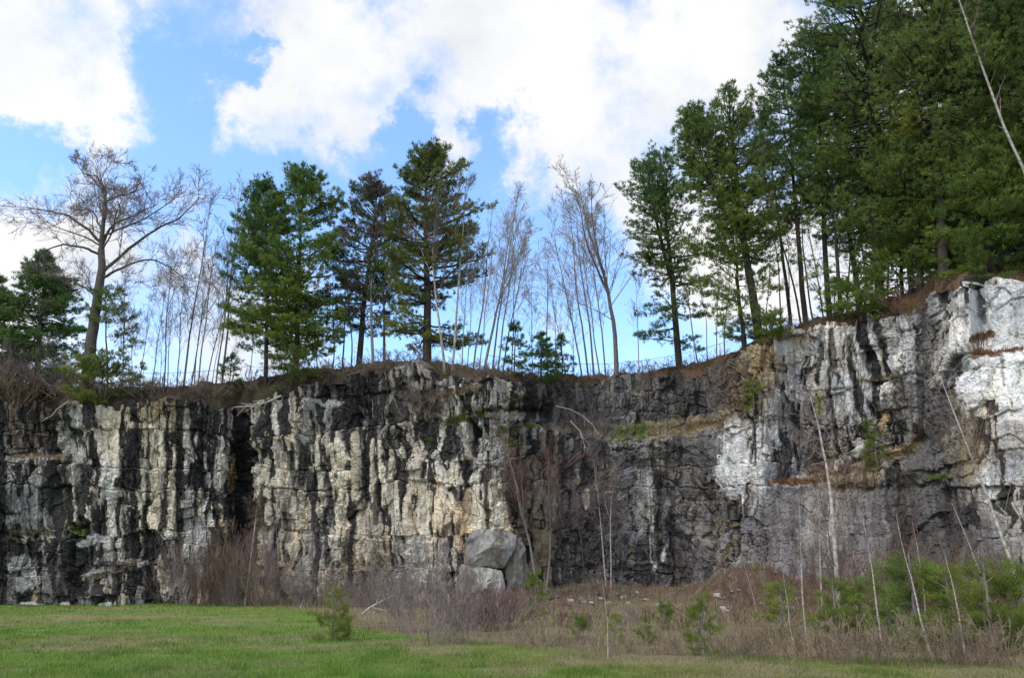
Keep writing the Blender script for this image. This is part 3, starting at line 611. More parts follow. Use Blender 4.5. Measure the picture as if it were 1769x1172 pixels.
def clifftop():
    px = np.concatenate([np.linspace(-900, -70, 60, endpoint=False), np.linspace(-70, 1840, 640, endpoint=False), np.linspace(1840, 3000, 70)])
    y0 = rim_depth(px); z0 = at(px, rim(px), y0)[:, 2]; z1 = crest_z(px)
    rows = []; cols = []
    prof = [(.35, -.55), (.45, -.15), (.6, .06), (.95, .28), (1.5, .5), (2.1, .7), (2.7, .88), (3.2, 1.0), (4.2, 1.04), (6, 1.05), (9, 1.05), (14, 1.05), (22, 1.05), (40, 1.05), (90, 1.05)]
    for k, (b, f) in enumerate(prof):
        yy = y0 + b
        x = (px - 884.5) / F_PX * yy / (CP - (586 - crest(px)) / F_PX * SP)
        if k == 0: z = z0 - .55
        elif k == 1: z = z0 - .12
        else: z = z0 + (z1 - z0) * f
        amp = .34 if 1 < k < 9 else (.12 if k >= 9 else .1)
        z = z + amp * fbm(x * .7, yy * .7, 81, 4) + (.12 * fbm(x * 2.6, yy * 3, 82, 3) if k < 9 else 0)
        yy = yy - (.35 * (fbm(x * .9, yy * 0 + k * .3, 83, 3)) if k < 4 else 0)
        rows.append(np.stack([x, yy, z], -1))
        n = fbm(x * .5, yy * .9, 84, 4)[:, None]; n2 = 1.8 * fbm(x * .35, yy * .5, 85, 3)[:, None]
        red = sstep(930, 1150, px)[:, None]
        c = np.array([.078, .058, .044]) * (1 - red) + np.array([.115, .068, .042]) * red
        c = c * (1 + 1.1 * np.clip(n, -.7, 1.2))
        gm = sstep(.35, .8, n2); c = c * (1 - .5 * gm) + np.array([.07, .085, .025]) * gm * .5
        cols.append(c)
    V = np.array(rows); C = np.array(cols)
    n, m = V.shape[:2]
    i = np.arange(n * m).reshape(n, m)
    Fq = np.stack([i[:-1, :-1], i[:-1, 1:], i[1:, 1:], i[1:, :-1]], -1).reshape(-1, 4)
    o = obj('clifftop_ground', mesh('clifftop_ground', V.reshape(-1, 3), Fq, {'col': np.clip(C, .01, 1).reshape(-1, 3)}, True), M_SOIL)
    tag(o, 'brown leaf littered soil bank along the top of the cliff', 'ground', kind='structure')
clifftop()

# ------------------------------------------------------------------ the quarry floor
_b = [gnd(*q) for q in ((-400, 1043), (300, 1043), (520, 1052), (600, 1078), (700, 1100), (850, 1120), (1100, 1127), (1500, 1146), (1769, 1152), (2400, 1165))]
_ba = np.array([x / y for x, y in _b]); _by = np.array([y for x, y in _b])
def edge_y(x, y):
    return np.interp(x / np.maximum(y, 1), _ba, _by)
_m = [(1300, 1000, 56.5, 3.4, 1.9), (1010, 1030, 64, 4.2, 1.2), (1120, 1030, 66.5, 4, .8), (900, 1040, 58.5, 4, 1.0), (1450, 1030, 53, 5, 1.1), (1650, 1000, 46, 4.5, 1.5), (480, 1040, 64.5, 3, .35), (650, 1040, 62.5, 4, .45), (1240, 1030, 61, 4, 1.3)]
MOUNDS = [(float(at(a, b, y)[0]), y, r, hh) for a, b, y, r, hh in _m]
def gz(x, y):
    x = np.asarray(x, float); y = np.asarray(y, float)
    z = .06 * fbm(x * .12, y * .12, 91, 3) * sstep(10, 30, y)
    for mx, my, r, hh in MOUNDS:
        d = ((x - mx) / (r * 1.25)) ** 2 + ((y - my) / r) ** 2
        z = z + hh * np.exp(-d * 1.1) * (1 + .3 * fbm(x * .9, y * .9, 92, 4))
    return z

def dryness(x, y):
    return sstep(-1.5, 1.8, (y - edge_y(x, y)) / (1 + .035 * y) + 1.3 * fbm(x * .35, y * .25, 93, 3))

LAWN = np.array([.14, .222, .036]); OLIVE = np.array([.225, .205, .075]); STRAW = np.array([.27, .23, .125]); DUFF = np.array([.15, .11, .07])
def turf_colour(x, y):
    n = 1.9 * fbm(x * .14, y * .17, 94, 5)[:, None]; n2 = 1.9 * fbm(x * .6, y * .5, 95, 4)[:, None]
    dryr = sstep(-.12, .22, x / np.maximum(y, 1) + .14 * n[:, 0])[:, None]           # the turf thins out on the right
    far = sstep(25, 34, y)[:, None] * sstep(-.1, .2, -x / np.maximum(y, 1))[:, None]
    c = LAWN * (1 - np.clip(.12 + .4 * n + .6 * dryr, 0, 1)) + OLIVE * np.clip(.12 + .4 * n + .6 * dryr, 0, 1)
    k = np.clip(.3 * sstep(.1, .9, n2) + .34 * sstep(.3, 1.1, n + .6 * n2) + .55 * dryr * sstep(-.5, .7, n2), 0, .9)
    c = c * (1 - k) + STRAW * k
    d = dryness(x, y)[:, None]
    wild = STRAW * .45 + DUFF * .55
    hm = np.zeros(len(x))
    for mx, my, r, hh in MOUNDS: hm = np.maximum(hm, np.exp(-(((x - mx) / (r * 1.4)) ** 2 + ((y - my) / (r * 1.2)) ** 2)))
    rust = np.array([.105, .066, .045]) * (1 + .5 * np.clip(fbm(x * 2.2, y * 2.2, 98, 3), -1, 1))[:, None]; grit = sstep(.25, .7, fbm(x * 3, y * 3, 99, 3))[:, None]
    rust = rust * (1 - .6 * grit) + np.array([.22, .2, .175]) * .6 * grit
    lit = sstep(-.1, .7, fbm(x * .6, y * .6, 96, 4))[:, None]
    wild = wild * (1 - lit) + DUFF * lit
    hm = sstep(.1, .5, hm)[:, None]; wild = wild * (1 - hm) + rust * hm
    return c * (1 - d) + wild * d

def floor():
    xs = np.concatenate([-np.geomspace(900, 75, 14), np.linspace(-70, 70, 380), np.geomspace(75, 900, 14)])
    ys = np.concatenate([-np.geomspace(900, 12, 12), np.linspace(-8, 12, 16), np.linspace(12.3, 78, 300), np.geomspace(82, 140, 6)])
    X, Y = np.meshgrid(xs, ys)
    Z = gz(X, Y)
    c = turf_colour(X.ravel(), Y.ravel())
    Z = Z + (.05 * fbm(X * 1.4, Y * 1.4, 97, 3) * (.3 + dryness(X.ravel(), Y.ravel()).reshape(X.shape))) * (np.abs(X) < 71)
    n, m = X.shape
    i = np.arange(n * m).reshape(n, m)
    Fq = np.stack([i[:-1, :-1], i[:-1, 1:], i[1:, 1:], i[1:, :-1]], -1).reshape(-1, 4)
    o = obj('meadow_ground', mesh('meadow_ground', np.stack([X, Y, Z], -1).reshape(-1, 3), Fq, {'col': c}, True), M_GROUND)
    tag(o, 'mown green meadow in front of the cliff, turning to dry straw', 'meadow', kind='structure')
floor()

# ------------------------------------------------------------------ blades
def blades(name, P, D, L, W, C, mat, label, cat):
    """thin triangles rising from P"""
    rng = np.random.default_rng(len(P))
    n = len(P)
    a = rng.uniform(0, 2 * np.pi, n)
    side = np.stack([np.cos(a), np.sin(a), 0 * a], 1) * W[:, None] * .5
    V = np.stack([P - side, P + side, P + D * L[:, None]], 1).reshape(-1, 3)
    Cc = np.repeat(C, 3, 0)
    o = obj(name, mesh(name, V, np.arange(3 * n).reshape(n, 3), {'col': Cc}), mat)
    return tag(o, label, cat, kind='stuff')

def scatter(n, y0, y1, rng, half=.78, power=1.0):
    y = 1 / (1 / y0 + (1 / y1 - 1 / y0) * rng.random(n)) if power == 1 else y0 + (y1 - y0) * rng.random(n)
    x = y * rng.uniform(-half, half, n)
    return x, y

def lawn():
    rng = np.random.default_rng(5)
    x, y = scatter(330000, 12.5, 67, rng)
    d = dryness(x, y)
    keep = rng.random(len(x)) > d * .8
    x, y = x[keep], y[keep]
    n = len(x)
    c = turf_colour(x, y) * (rng.uniform(.6, 1.55, n)[:, None])
    tuft = fbm(x * 1.2, y * 1.2, 101, 3)
    weed = sstep(.3, .5, fbm(x * 1.3, y * .9, 104, 3))
    c = c * (1 - weed[:, None] * np.array([.3, .12, .3]))
    far = sstep(48, 60, y)
    L = rng.uniform(.035, .085, n) * (1 + 1.1 * weed) * (1 + .5 * np.clip(tuft, 0, 1.5)) * (1 + far * rng.uniform(0, 2.6, n))
    D = rng.normal(0, .45, (n, 3)); D[:, 2] = 1; D /= np.linalg.norm(D, axis=1)[:, None]
    W = rng.uniform(.006, .011, n) * (y / 14) ** .9
    blades('lawn_grass', np.stack([x, y, gz(x, y) - .005], 1), D, L, W, c, M_GRASS, 'short green meadow grass with a few straw patches', 'grass')
    x, y = scatter(120000, 15, 62, rng)
    d = dryness(x, y)
    cl = fbm(x * .5, y * .5, 102, 3)
    keep = (d > .45) & (rng.random(len(x)) < .45 + .5 * cl)
    x, y = x[keep], y[keep]
    mx = np.concatenate([rng.normal(a, 1.3 * r, 2600) for a, b_, r, h_ in MOUNDS]); my = np.concatenate([rng.normal(b_ - .3 * r, 1.0 * r, 2600) for a, b_, r, h_ in MOUNDS])
    kp = my < 66
    x = np.concatenate([x, mx[kp]]); y = np.concatenate([y, my[kp]]); n = len(x)
    pal = np.array([[.42, .35, .22], [.33, .27, .17], [.22, .15, .11], [.19, .23, .07], [.48, .42, .3]])
    c = pal[rng.choice(5, n, p=[.3, .27, .18, .12, .13])] * rng.uniform(.6, 1.25, n)[:, None]
    D = rng.normal(0, .3, (n, 3)); D[:, 2] = 1; D /= np.linalg.norm(D, axis=1)[:, None]
    L = rng.uniform(.12, .55, n) * (1 + .7 * np.clip(fbm(x * .8, y * .8, 103, 3), -.6, 1.2)) * sstep(.4, .9, dryness(x, y) + .2)
    W = rng.uniform(.006, .012, n) * (y / 20) ** .9
    blades('dry_grass', np.stack([x, y, gz(x, y) - .01], 1), D, L, W, c, M_GRASS, 'tall straw coloured dry grass and weeds at the edge of the meadow', 'dry grass')
lawn()

def ledge_blades():
    rng = np.random.default_rng(8)
    Ps, Cs = [], []
    for (x0, y0, x1, y1, hw, c) in LITTER:
        n = int(60 + 5 * math.hypot(x1 - x0, y1 - y0) * hw / 5)
        for _ in range(n):
            q = rng.random(); p = wall(x0 + (x1 - x0) * q + rng.normal(0, hw * .3), y0 + (y1 - y0) * q + rng.normal(0, hw * .4))
            Ps.append(p)
            base = {'n': (.12, .17, .035), 's': (.26, .2, .1), 'r': (.2, .1, .05), 'b': (.14, .1, .07)}[c]
            if rng.random() < .25: base = (.12, .14, .04)
            Cs.append(np.array(base) * rng.uniform(.6, 1.4))
    # fringe of dead grass hanging over the rim
    for _ in range(15000):
        px = rng.uniform(-60, 1830); y = float(rim_depth(px)); dz = rng.random()
        z0 = at(px, rim(px), y)[2]; z1 = float(crest_z(px))
        b = rng.uniform(.1, 3.2); x = (px - 884.5) / F_PX * (y + b) / (CP - (586 - crest(px)) / F_PX * SP)
        Ps.append(np.array([x, y + b, z0 + (z1 - z0) * min(1, .1 + b / 3.3) - .05]))
        Cs.append(np.array([(.2, .14, .085), (.16, .1, .06), (.1, .1, .04), (.26, .2, .13)][rng.integers(4)]) * rng.uniform(.5, 1.2))
    P = np.array(Ps); n = len(P)
    D = rng.normal(0, .55, (n, 3)); D[:, 1] -= .45; D[:, 2] = rng.uniform(-.5, .9, n); D /= np.linalg.norm(D, axis=1)[:, None]
    blades('ledge_grass', P, D, rng.uniform(.15, .62, n), rng.uniform(.025, .055, n), np.array(Cs), M_GRASS, 'dry grass and moss rooted on the ledges and rim of the cliff', 'grass')
ledge_blades()

# ------------------------------------------------------------------ tubes and trees
class Tubes:
    def __init__(self): self.V, self.Q, self.n = [], [], 0
    def add(self, P, r, k=5):
        P = np.asarray(P, float); n = len(P); r = np.broadcast_to(np.asarray(r, float), (n,))
        T = np.gradient(P, axis=0); T /= np.linalg.norm(T, axis=1)[:, None] + 1e-9
        ref = np.array([1., 0, 0]) if abs(T[0, 0]) < .8 else np.array([0, 1., 0])
        U = np.cross(T, ref); U /= np.linalg.norm(U, axis=1)[:, None] + 1e-9
        W = np.cross(T, U)
        a = np.arange(k) * 2 * np.pi / k
        V = P[:, None] + r[:, None, None] * (np.cos(a)[None, :, None] * U[:, None] + np.sin(a)[None, :, None] * W[:, None])
        i = np.arange(n * k).reshape(n, k) + self.n; j = np.roll(i, -1, 1)
        self.V.append(V.reshape(-1, 3)); self.Q.append(np.stack([i[:-1], j[:-1], j[1:], i[1:]], -1).reshape(-1, 4))
        self.n += n * k
    def mesh(self, name, smooth=True):
        return mesh(name, np.concatenate(self.V), np.concatenate(self.Q), smooth=smooth)

def unit(v): return v / (np.linalg.norm(v) + 1e-9)
def tilt(d, ang, az):
    d = unit(d); r = np.array([0, 0, 1.]) if abs(d[2]) < .9 else np.array([1., 0, 0])
    u = unit(np.cross(d, r)); w = np.cross(d, u)
    return unit(d * math.cos(ang) + (u * math.cos(az) + w * math.sin(az)) * math.sin(ang))

def walk(rng, p, d, L, n, wob, up):
    pts = [np.array(p, float)]
    d = unit(np.array(d, float))
    for _ in range(n - 1):
        d = unit(d + rng.normal(0, wob, 3) + np.array([0, 0, up]))
        pts.append(pts[-1] + d * L / (n - 1))
    return np.array(pts)

def twigs(tb, rng, P, r0, r1, L, lev, cfg):
    """side branches along the polyline P"""
    c = cfg[lev]
    n = len(P); cum = np.linspace(0, 1, n)
    for _ in range(max(1, int(rng.poisson(c['n'])))):
        t = c['from'] + (1 - c['from']) * rng.random() ** c.get('pw', .8)
        p = np.array([np.interp(t, cum, P[:, k]) for k in range(3)])
        j = min(n - 2, int(t * (n - 1))); d = P[j + 1] - P[j]
        nd = tilt(d, c['ang'] * rng.uniform(.7, 1.3), rng.uniform(0, 2 * np.pi))
        l = L * c['len'] * (1 - c.get('fall', .6) * t) * rng.uniform(.6, 1.25)
        rr = max(c['rmin'], (r0 + (r1 - r0) * t) * c['r'])
        Q = walk(rng, p, nd, l, c['pts'], c['wob'], c['up'])
        re = max(c['rmin'] * .6, rr * .35)
        tb.add(Q, np.linspace(rr, re, len(Q)), c['k'])
        if lev + 1 < len(cfg): twigs(tb, rng, Q, rr, re, l, lev + 1, cfg)

def bare_tree_mesh(seed, H, r, slim=1.0, forks=0, stems=1, dense=1.0, clear=.3):
    rng = np.random.default_rng(seed)
    tr, cr = Tubes(), Tubes()
    cfg = [dict(n=24 * dense, **{'from': clear}, ang=.62 * slim, len=.4, fall=.66, r=.34, rmin=.0125, pts=6, wob=.13, up=.11, k=4),
           dict(n=8 * dense, **{'from': .2}, ang=.62, len=.46, r=.5, rmin=.010, pts=5, wob=.15, up=.06, k=3),
           dict(n=6 * dense, **{'from': .15}, ang=.6, len=.6, r=.6, rmin=.0078, pts=4, wob=.17, up=.04, k=3)]
    for s in range(stems):
        az = rng.uniform(0, 6.28)
        off = np.array([math.cos(az), math.sin(az), 0]) * (.25 if stems > 1 else 0)
        d = np.array([math.cos(az) * .12, math.sin(az) * .12, 1]) if stems > 1 else np.array([rng.normal(0, .03), rng.normal(0, .03), 1])
        h = H * (1 if s == 0 else rng.uniform(.75, .98))
        P = walk(rng, off - np.array([0, 0, .4]), d, h + .4, 14, .035, .03)
        tr.add(P, r * np.linspace(1, .05, 14) ** .85 + .006, 7)
        twigs(cr, rng, P, r, r * .08, h, 0, cfg)
        for _ in range(forks):
            t = int(rng.integers(4, 8)); d2 = tilt(P[t + 1] - P[t], .38, rng.uniform(0, 6.28))
            l = h * (1 - t / 13) * .95
            Q = walk(rng, P[t], d2, l, 10, .06, .09)
            rr = r * (1 - t / 14) * .8
            tr.add(Q, np.linspace(rr, .012, 10), 6)
            twigs(cr, rng, Q, rr, .02, l, 0, [dict(cfg[0], n=10 * dense), cfg[1], cfg[2]])
    return tr.mesh('trunk'), cr.mesh('crown', False)

def shrub_mesh(seed, H, spread, stems, dense=1.0, r=.018, up=.05, f=1.0, wob=.07):
    rng = np.random.default_rng(seed)
    tb = Tubes()
    cfg = [dict(n=8 * dense, **{'from': .2}, ang=.5, len=.42, r=.6, rmin=.007 * f, pts=5, wob=.13, up=.06, k=3),
           dict(n=5 * dense, **{'from': .2}, ang=.55, len=.5, r=.6, rmin=.005 * f, pts=4, wob=.16, up=.03, k=3)]
    for _ in range(stems):
        a = rng.uniform(0, 6.28); q = rng.random() ** .7
        p = np.array([math.cos(a), math.sin(a), 0]) * q * spread * .35 - np.array([0, 0, .15])
        d = np.array([math.cos(a) * q * spread / H * .9, math.sin(a) * q * spread / H * .9, 1])
        l = H * rng.uniform(.55, 1.1)
        P = walk(rng, p, d, l, 8, wob, up)
        rr = r * rng.uniform(.6, 1.3)
        tb.add(P, np.linspace(rr, .006, 8), 4)
        twigs(tb, rng, P, rr, .006, l, 0, cfg)
    return tb.mesh('shrub', False)

GREEN_A = np.array([.1, .17, .045]); GREEN_B = np.array([.24, .285, .06]); GREEN_C = np.array([.09, .135, .066]); BROWN = np.array([.16, .14, .105])
def pine_mesh(seed, H, Rd, cb=.3, r0=.32, lean=(0, 0), top=.75, el=(-.12, .75), gap=.12, per=5, dz=.62, tuft=1.0, blades_n=13, brown=0.0, yellow=.35, bushy=1.0, side=None, leaders=1, cool=.3, shape=None, dens=1.0, droop=0.0, wm=1.0, leaf=None):
    """trunk with whorled limbs, and a crown of needle tufts"""
    rng = np.random.default_rng(seed)
    tb = Tubes(); TP, TD, TC = [], [], []
    starts = [(np.array([0, 0, -.6]), np.array([lean[0], lean[1], H + .6]), H, r0, cb, 1.0)]
    for k in range(leaders - 1):
        a = rng.uniform(0, 6.28); f = rng.uniform(.3, .42)
        starts.append((np.array([lean[0] * f, lean[1] * f, H * f]), np.array([lean[0] * (1 - f) + math.cos(a) * H * .13, lean[1] * (1 - f) + math.sin(a) * H * .06, H * (1 - f) * rng.uniform(.82, .98)]), H * (1 - f) * .95, r0 * .62, .12, .72))
    for si, (p0, v, h, rr, cbb, rs) in enumerate(starts):
        n = 16
        tt = np.linspace(0, 1, n)
        P = p0 + v * tt[:, None] + np.cumsum(rng.normal(0, .006 * H, (n, 3)) * np.array([1, 1, 0]), 0) * tt[:, None]
        if si: P[:, :2] += (v[:2] * (.35 * np.sin(tt * math.pi))[:, None])
        tb.add(P, rr * (1 - tt) ** .8 + .018, 8)
        z = cbb
        nbr = 0
        while z < .985:
            t = (z - cbb) / (1 - cbb)
            p = np.array([np.interp(z, tt, P[:, k]) for k in range(3)])
            pr = min(1.0, (1 - t) ** top * 1.45 + .05) * (.72 + .28 * min(1, t * 3.2 + .25)) if shape is None else float(np.interp(t, *shape))
            for _ in range(rng.poisson(per)):
                if rng.random() < gap: continue
                az = rng.uniform(0, 6.28)
                L = Rd * rs * pr * rng.uniform(.6, 1.25)
                if side is not None: L *= 1 + side[1] * math.cos(az - side[0])
                if L < .25: L = .25
                e = el[0] + (el[1] - el[0]) * t ** 1.3 + rng.normal(0, .1)
                d = np.array([math.cos(az) * math.cos(e), math.sin(az) * math.cos(e), math.sin(e)])
                m = 6
                s = np.linspace(0, 1, m)
                Q = p + d * L * s[:, None] + np.array([0, 0, 1.]) * (L * (.16 - droop) * s[:, None] ** 2) + np.cumsum(rng.normal(0, .025 * L, (m, 3)), 0)
                tb.add(Q, np.linspace(max(.016, .02 * L * r0 / .32), .01, m), 4)
                nt_ = max(4, int(L * 6.8 * bushy * dens / tuft + 3))
                u = rng.random(nt_) ** .7 * .82 + .2
                lat = rng.normal(0, 1, nt_) * (.12 + .26 * L * (1.08 - u) + .06) 
                sv = np.array([-math.sin(az), math.cos(az), 0])
                bp = np.stack([np.interp(u, s, Q[:, k]) for k in range(3)], 1)
                tp = bp + sv * lat[:, None] + rng.normal(0, .09 * tuft, (nt_, 3)) + np.array([0, 0, 1.]) * (.12 * np.abs(lat) * .6 - droop * np.abs(lat))[:, None]
                td = d * .75 + sv * (np.sign(lat) * .55)[:, None] + np.array([0, 0, .55 - droop * 2.2])
                sun_ = rng.random() ; hue = np.clip(yellow * (1.25 - t) + rng.normal(0, .16), 0, max(1, yellow))
                c = GREEN_A * (1 - hue) + GREEN_B * hue
                c = c * (1 - cool * t) + GREEN_C * cool * t  # sunlit yellow-green painted into low boughs, cooler tone toward the top
                if leaf is not None: c = np.array(leaf) * rng.uniform(.8, 1.25)
                if rng.random() < brown: c = BROWN * rng.uniform(.8, 1.2)
                cc = c * rng.uniform(.75, 1.3, nt_)[:, None]
                for q in range(nt_):
                    if L > 1.2 and q % 6 == 0:
                        tb.add(np.array([bp[q], tp[q]]), np.array([.012, .006]), 3)
                TP.append(tp); TD.append(td); TC.append(cc)
            z += dz / H * rng.uniform(.7, 1.3) * (1 - .35 * t) * (1 if si == 0 else H / h * .8)
        # dead stubs under the crown
        for _ in range(int(14 * cbb * H / 6)):
            zz = rng.uniform(.12, 1) * cbb; p = np.array([np.interp(zz, tt, P[:, k]) for k in range(3)])
            az = rng.uniform(0, 6.28); L = rng.uniform(.4, 1.6)
            tb.add(walk(rng, p, (math.cos(az), math.sin(az), rng.normal(-.1, .2)), L, 4, .12, 0), np.linspace(.022, .007, 4), 3)
    TP, TD, TC = np.concatenate(TP), np.concatenate(TD), np.concatenate(TC)
    TC = TC * rng.uniform(.85, 1.2) * np.array([rng.uniform(.88, 1.15), 1, rng.uniform(.85, 1.15)])
    n, b = len(TP), blades_n
    D = np.repeat(TD / np.linalg.norm(TD, axis=1)[:, None], b, 0) + rng.normal(0, .52, (n * b, 3))
    D /= np.linalg.norm(D, axis=1)[:, None]
    L = rng.uniform(.20, .40, n * b) * tuft
    B = np.repeat(TP, b, 0) + rng.normal(0, .075 * tuft, (n * b, 3))
    S = np.cross(D, rng.normal(0, 1, (n * b, 3))); S /= np.linalg.norm(S, axis=1)[:, None] + 1e-9
    W = (rng.uniform(.024, .044, n * b) * tuft * wm)[:, None]
    V = np.stack([B - S * W, B + S * W, B + D * L[:, None]], 1).reshape(-1, 3)
    C = np.repeat(np.repeat(TC, b, 0) * rng.uniform(.85, 1.15, (n * b, 1)), 3, 0)
    return tb.mesh('trunk'), mesh('crown', V, np.arange(3 * n * b).reshape(-1, 3), {'col': C})

VAR = {}
def place_tree(name, label, cat, loc, meshes, mats, rz=0, sc=1, group=None, lean=(0, 0)):
    t = thing(name, label, cat, loc, rz, sc, group)
    t.rotation_mode = 'ZYX'            # turn about its own axis first, then lean
    t.rotation_euler = (lean[0], lean[1], rz)
    for part, me, m in zip(('trunk', 'crown'), meshes, mats):
        if me.materials and me.materials[0] != m:
            key = me.name + m.name
            if key not in VAR:
                VAR[key] = me.copy(); VAR[key].materials.clear()
            me = VAR[key]
        obj(part, me, m, t)
    return t

def top_spot(px, back):
    """a point of the clifftop ground, BACK metres behind the rim"""
    y = float(rim_depth(px)) + back
    x = (px - 884.5) / F_PX * y / (CP - (586 - float(crest(px))) / F_PX * SP)
    z0 = float(at(px, rim(px), float(rim_depth(px)))[2]); z1 = float(crest_z(px))
    f = 1.02 if back >= 3.2 else max(0, .1 + .9 * back / 3.2)
    return np.array([x, y, z0 + (z1 - z0) * f])

def aim(px, back, tx, ty):
    """base, height and lean so that the tree's tip reaches the direction (tx, ty)"""
    b = top_spot(px, back)
    tip = at(tx, ty, b[1])
    return b, tip[2] - b[2], (tip[0] - b[0])

def pine(label, px, back, tx, ty, Rd_px, seed, group='pines along the cliff top', cat='pine tree', name='pine_tree', mats=None, **kw):
    b, H, lx = aim(px, back, tx, ty)
    Rd = Rd_px / F_PX * b[1]
    ms = pine_mesh(seed, H, Rd, lean=(lx, 0), **kw)
    return place_tree(name, label, cat, b, ms, (M_BARK, M_NEEDLE), group=group)

# --- pines above the middle of the wall
pine('twin topped green pine, outer one of the pair nearest the big bare oak', 461, 1.6, 466, 322, 78, 11, cb=.18, r0=.2, yellow=.5, gap=.12, top=.5, dens=1.3, per=4.6)
pine('full dark green pine, inner and taller of the pair past the slender bare trees', 512, 2.2, 522, 308, 98, 12, cb=.16, r0=.27, yellow=.55, top=.52, gap=.12, dens=1.3, per=5)
pine('browning sparse pine between the green pair and the tallest pine', 620, 5, 636, 330, 78, 13, cb=.24, r0=.3, brown=.6, yellow=.15, top=.42, gap=.15, dens=1.3, per=4.5)
pine('tallest pine over the middle of the cliff, with shelf-like dark boughs', 738, 3, 746, 262, 100, 14, cb=.12, r0=.4, yellow=.6, top=.52, gap=.1, dens=1.3, per=5.2, side=(0.1, .12))
pine('lone twin stemmed pine right of the gap, flat boughs near its foot', 1174, 2.6, 1138, 268, 84, 15, cb=.14, r0=.36, yellow=.35, top=.5, gap=.3, leaders=2, el=(-.15, .7), per=4.2, dz=.75)
# --- the pine wood on the right
pine('many stemmed spreading pine at the edge of the right wood', 1312, 2.6, 1250, 152, 82, 16, cb=.3, r0=.42, yellow=.3, leaders=3, top=.55, gap=.28, per=4.2, dens=.85, group='pines of the right wood')
pine('low bushy pine with drooping bright boughs at the edge of the right wood', 1287, 1.8, 1262, 372, 92, 17, cb=.14, r0=.22, yellow=.5, top=.55, gap=.2, per=4.2, dz=.7, group='pines of the right wood')
pine('narrow topped pine next to the many stemmed one', 1392, 3.5, 1346, 92, 62, 18, cb=.38, r0=.26, yellow=.35, gap=.24, top=.5, dens=.85, group='pines of the right wood')
pine('thin topped taller pine second in the stair of crowns on the right', 1432, 5, 1398, 55, 66, 19, cb=.38, r0=.28, yellow=.35, gap=.26, top=.5, dens=.85, group='pines of the right wood')
pine('broad dark pine whose tip leaves the frame, above the striped rock', 1520, 3.2, 1484, -70, 130, 20, cb=.3, r0=.4, yellow=.65, gap=.24, top=.45, dens=.74, per=4.6, group='pines of the right wood')
pine('high pine left of the leaning birch, tip out of frame', 1628, 4, 1600, -130, 130, 21, cb=.25, r0=.42, yellow=.6, gap=.2, top=.45, dens=.76, per=4.8, group='pines of the right wood')
pine('nearest broad pine behind the leaning birch on the white rock', 1722, 3, 1705, -160, 125, 22, cb=.18, r0=.42, yellow=.5, gap=.16, top=.5, dens=.8, per=5, group='pines of the right wood')
pine('outermost pine at the right edge of the wood', 1800, 3, 1795, -170, 120, 23, cb=.1, r0=.42, yellow=.25, gap=.08, top=.5, per=5.4, group='pines of the right wood')
pine('mid height bright pine in front of the broad dark pine', 1452, 2.4, 1428, 262, 84, 24, cb=.2, r0=.2, yellow=.65, gap=.3, top=.5, dens=.8, group='pines of the right wood')
pine('bushy pine leaning out over the white rock rim', 1590, 2.2, 1572, 240, 100, 25, cb=.14, r0=.26, yellow=.45, gap=.1, top=.5, group='pines of the right wood')
pine('dense dark hemlock shaped pine under the leaning birch', 1712, 1.9, 1712, 250, 92, 26, cb=.04, r0=.26, yellow=.3, gap=.05, top=.6, group='pines of the right wood')
pine('dim pine deep in the wood behind the stair of crowns', 1480, 12, 1448, 60, 84, 27, cb=.3, r0=.3, yellow=.15, gap=.1, top=.5, group='pines of the right wood')
pine('dim pine deep in the wood behind the bushy rim pine', 1570, 12, 1540, 10, 100, 28, cb=.25, r0=.32, yellow=.12, gap=.06, top=.5, group='pines of the right wood')
pine('dim pine deep in the wood behind the leaning birch', 1680, 12, 1660, -60, 110, 29, cb=.1, r0=.34, yellow=.12, gap=.05, top=.5, group='pines of the right wood')
pine('dim pine deep in the wood at the frame edge', 1775, 13, 1768, -60, 110, 30, cb=.06, r0=.34, yellow=.12, gap=.05, top=.5, group='pines of the right wood')
pine('slim pine with bare lower stem inside the right wood', 1365, 9, 1338, 190, 50, 31, cb=.45, r0=.2, yellow=.2, gap=.2, group='pines of the right wood')
for k, (l, px, back, tx, ty, w) in enumerate([('dim understorey pine behind the bushy rim pine of the right wood', 1555, 7, 1548, 300, 95), ('dim understorey pine between the high pine and the leaning birch', 1640, 8, 1632, 250, 105), ('dim understorey pine behind the hemlock shaped one', 1700, 9, 1695, 180, 110), ('dim understorey pine in the wood by the frame edge', 1780, 7, 1775, 200, 110)]):
    pine(l, px, back, tx, ty, w, 60 + k, cb=.03, r0=.2, yellow=.2, gap=.05, top=.45, per=5.5, group='pines of the right wood', bushy=.8)
# --- evergreens on the far left
pine('dark conical spruce left of the big bare oak', 66, 3.2, 76, 432, 82, 41, name='spruce_tree', cat='spruce tree', group='spruces', cb=.06, r0=.26, yellow=.12, top=.85, el=(-.25, .4), gap=.06, per=6, dz=.5, droop=.12, cool=.6, blades_n=14, brown=.12)
pine('dark spruce cut by the left frame edge', -22, 4, -14, 470, 70, 42, name='spruce_tree', cat='spruce tree', group='spruces', cb=.06, r0=.26, yellow=.15, top=.85, el=(-.25, .4), gap=.06, per=6, dz=.5, droop=.12, cool=.5)
pine('thin young pine growing against the oak trunk', 190, 1.4, 186, 500, 66, 43, cb=.12, r0=.09, yellow=.65, top=.7, gap=.35, per=3.4, dz=.8, group='small pines on the rim', cool=.1)
pine('low bright green pine bush below the oak at the rim', 178, .7, 178, 640, 62, 44, cb=.08, r0=.08, yellow=.7, top=.4, gap=.1, per=5, dz=.36, group='small pines on the rim', cool=.0, tuft=.9)
pine('small dark spruce behind the fence in the gap', 934, 1.5, 936, 580, 34, 45, name='spruce_tree', cat='spruce tree', group='spruces', cb=.04, r0=.08, yellow=.1, top=.8, gap=.1, per=5, dz=.42, cool=.3, tuft=.8)
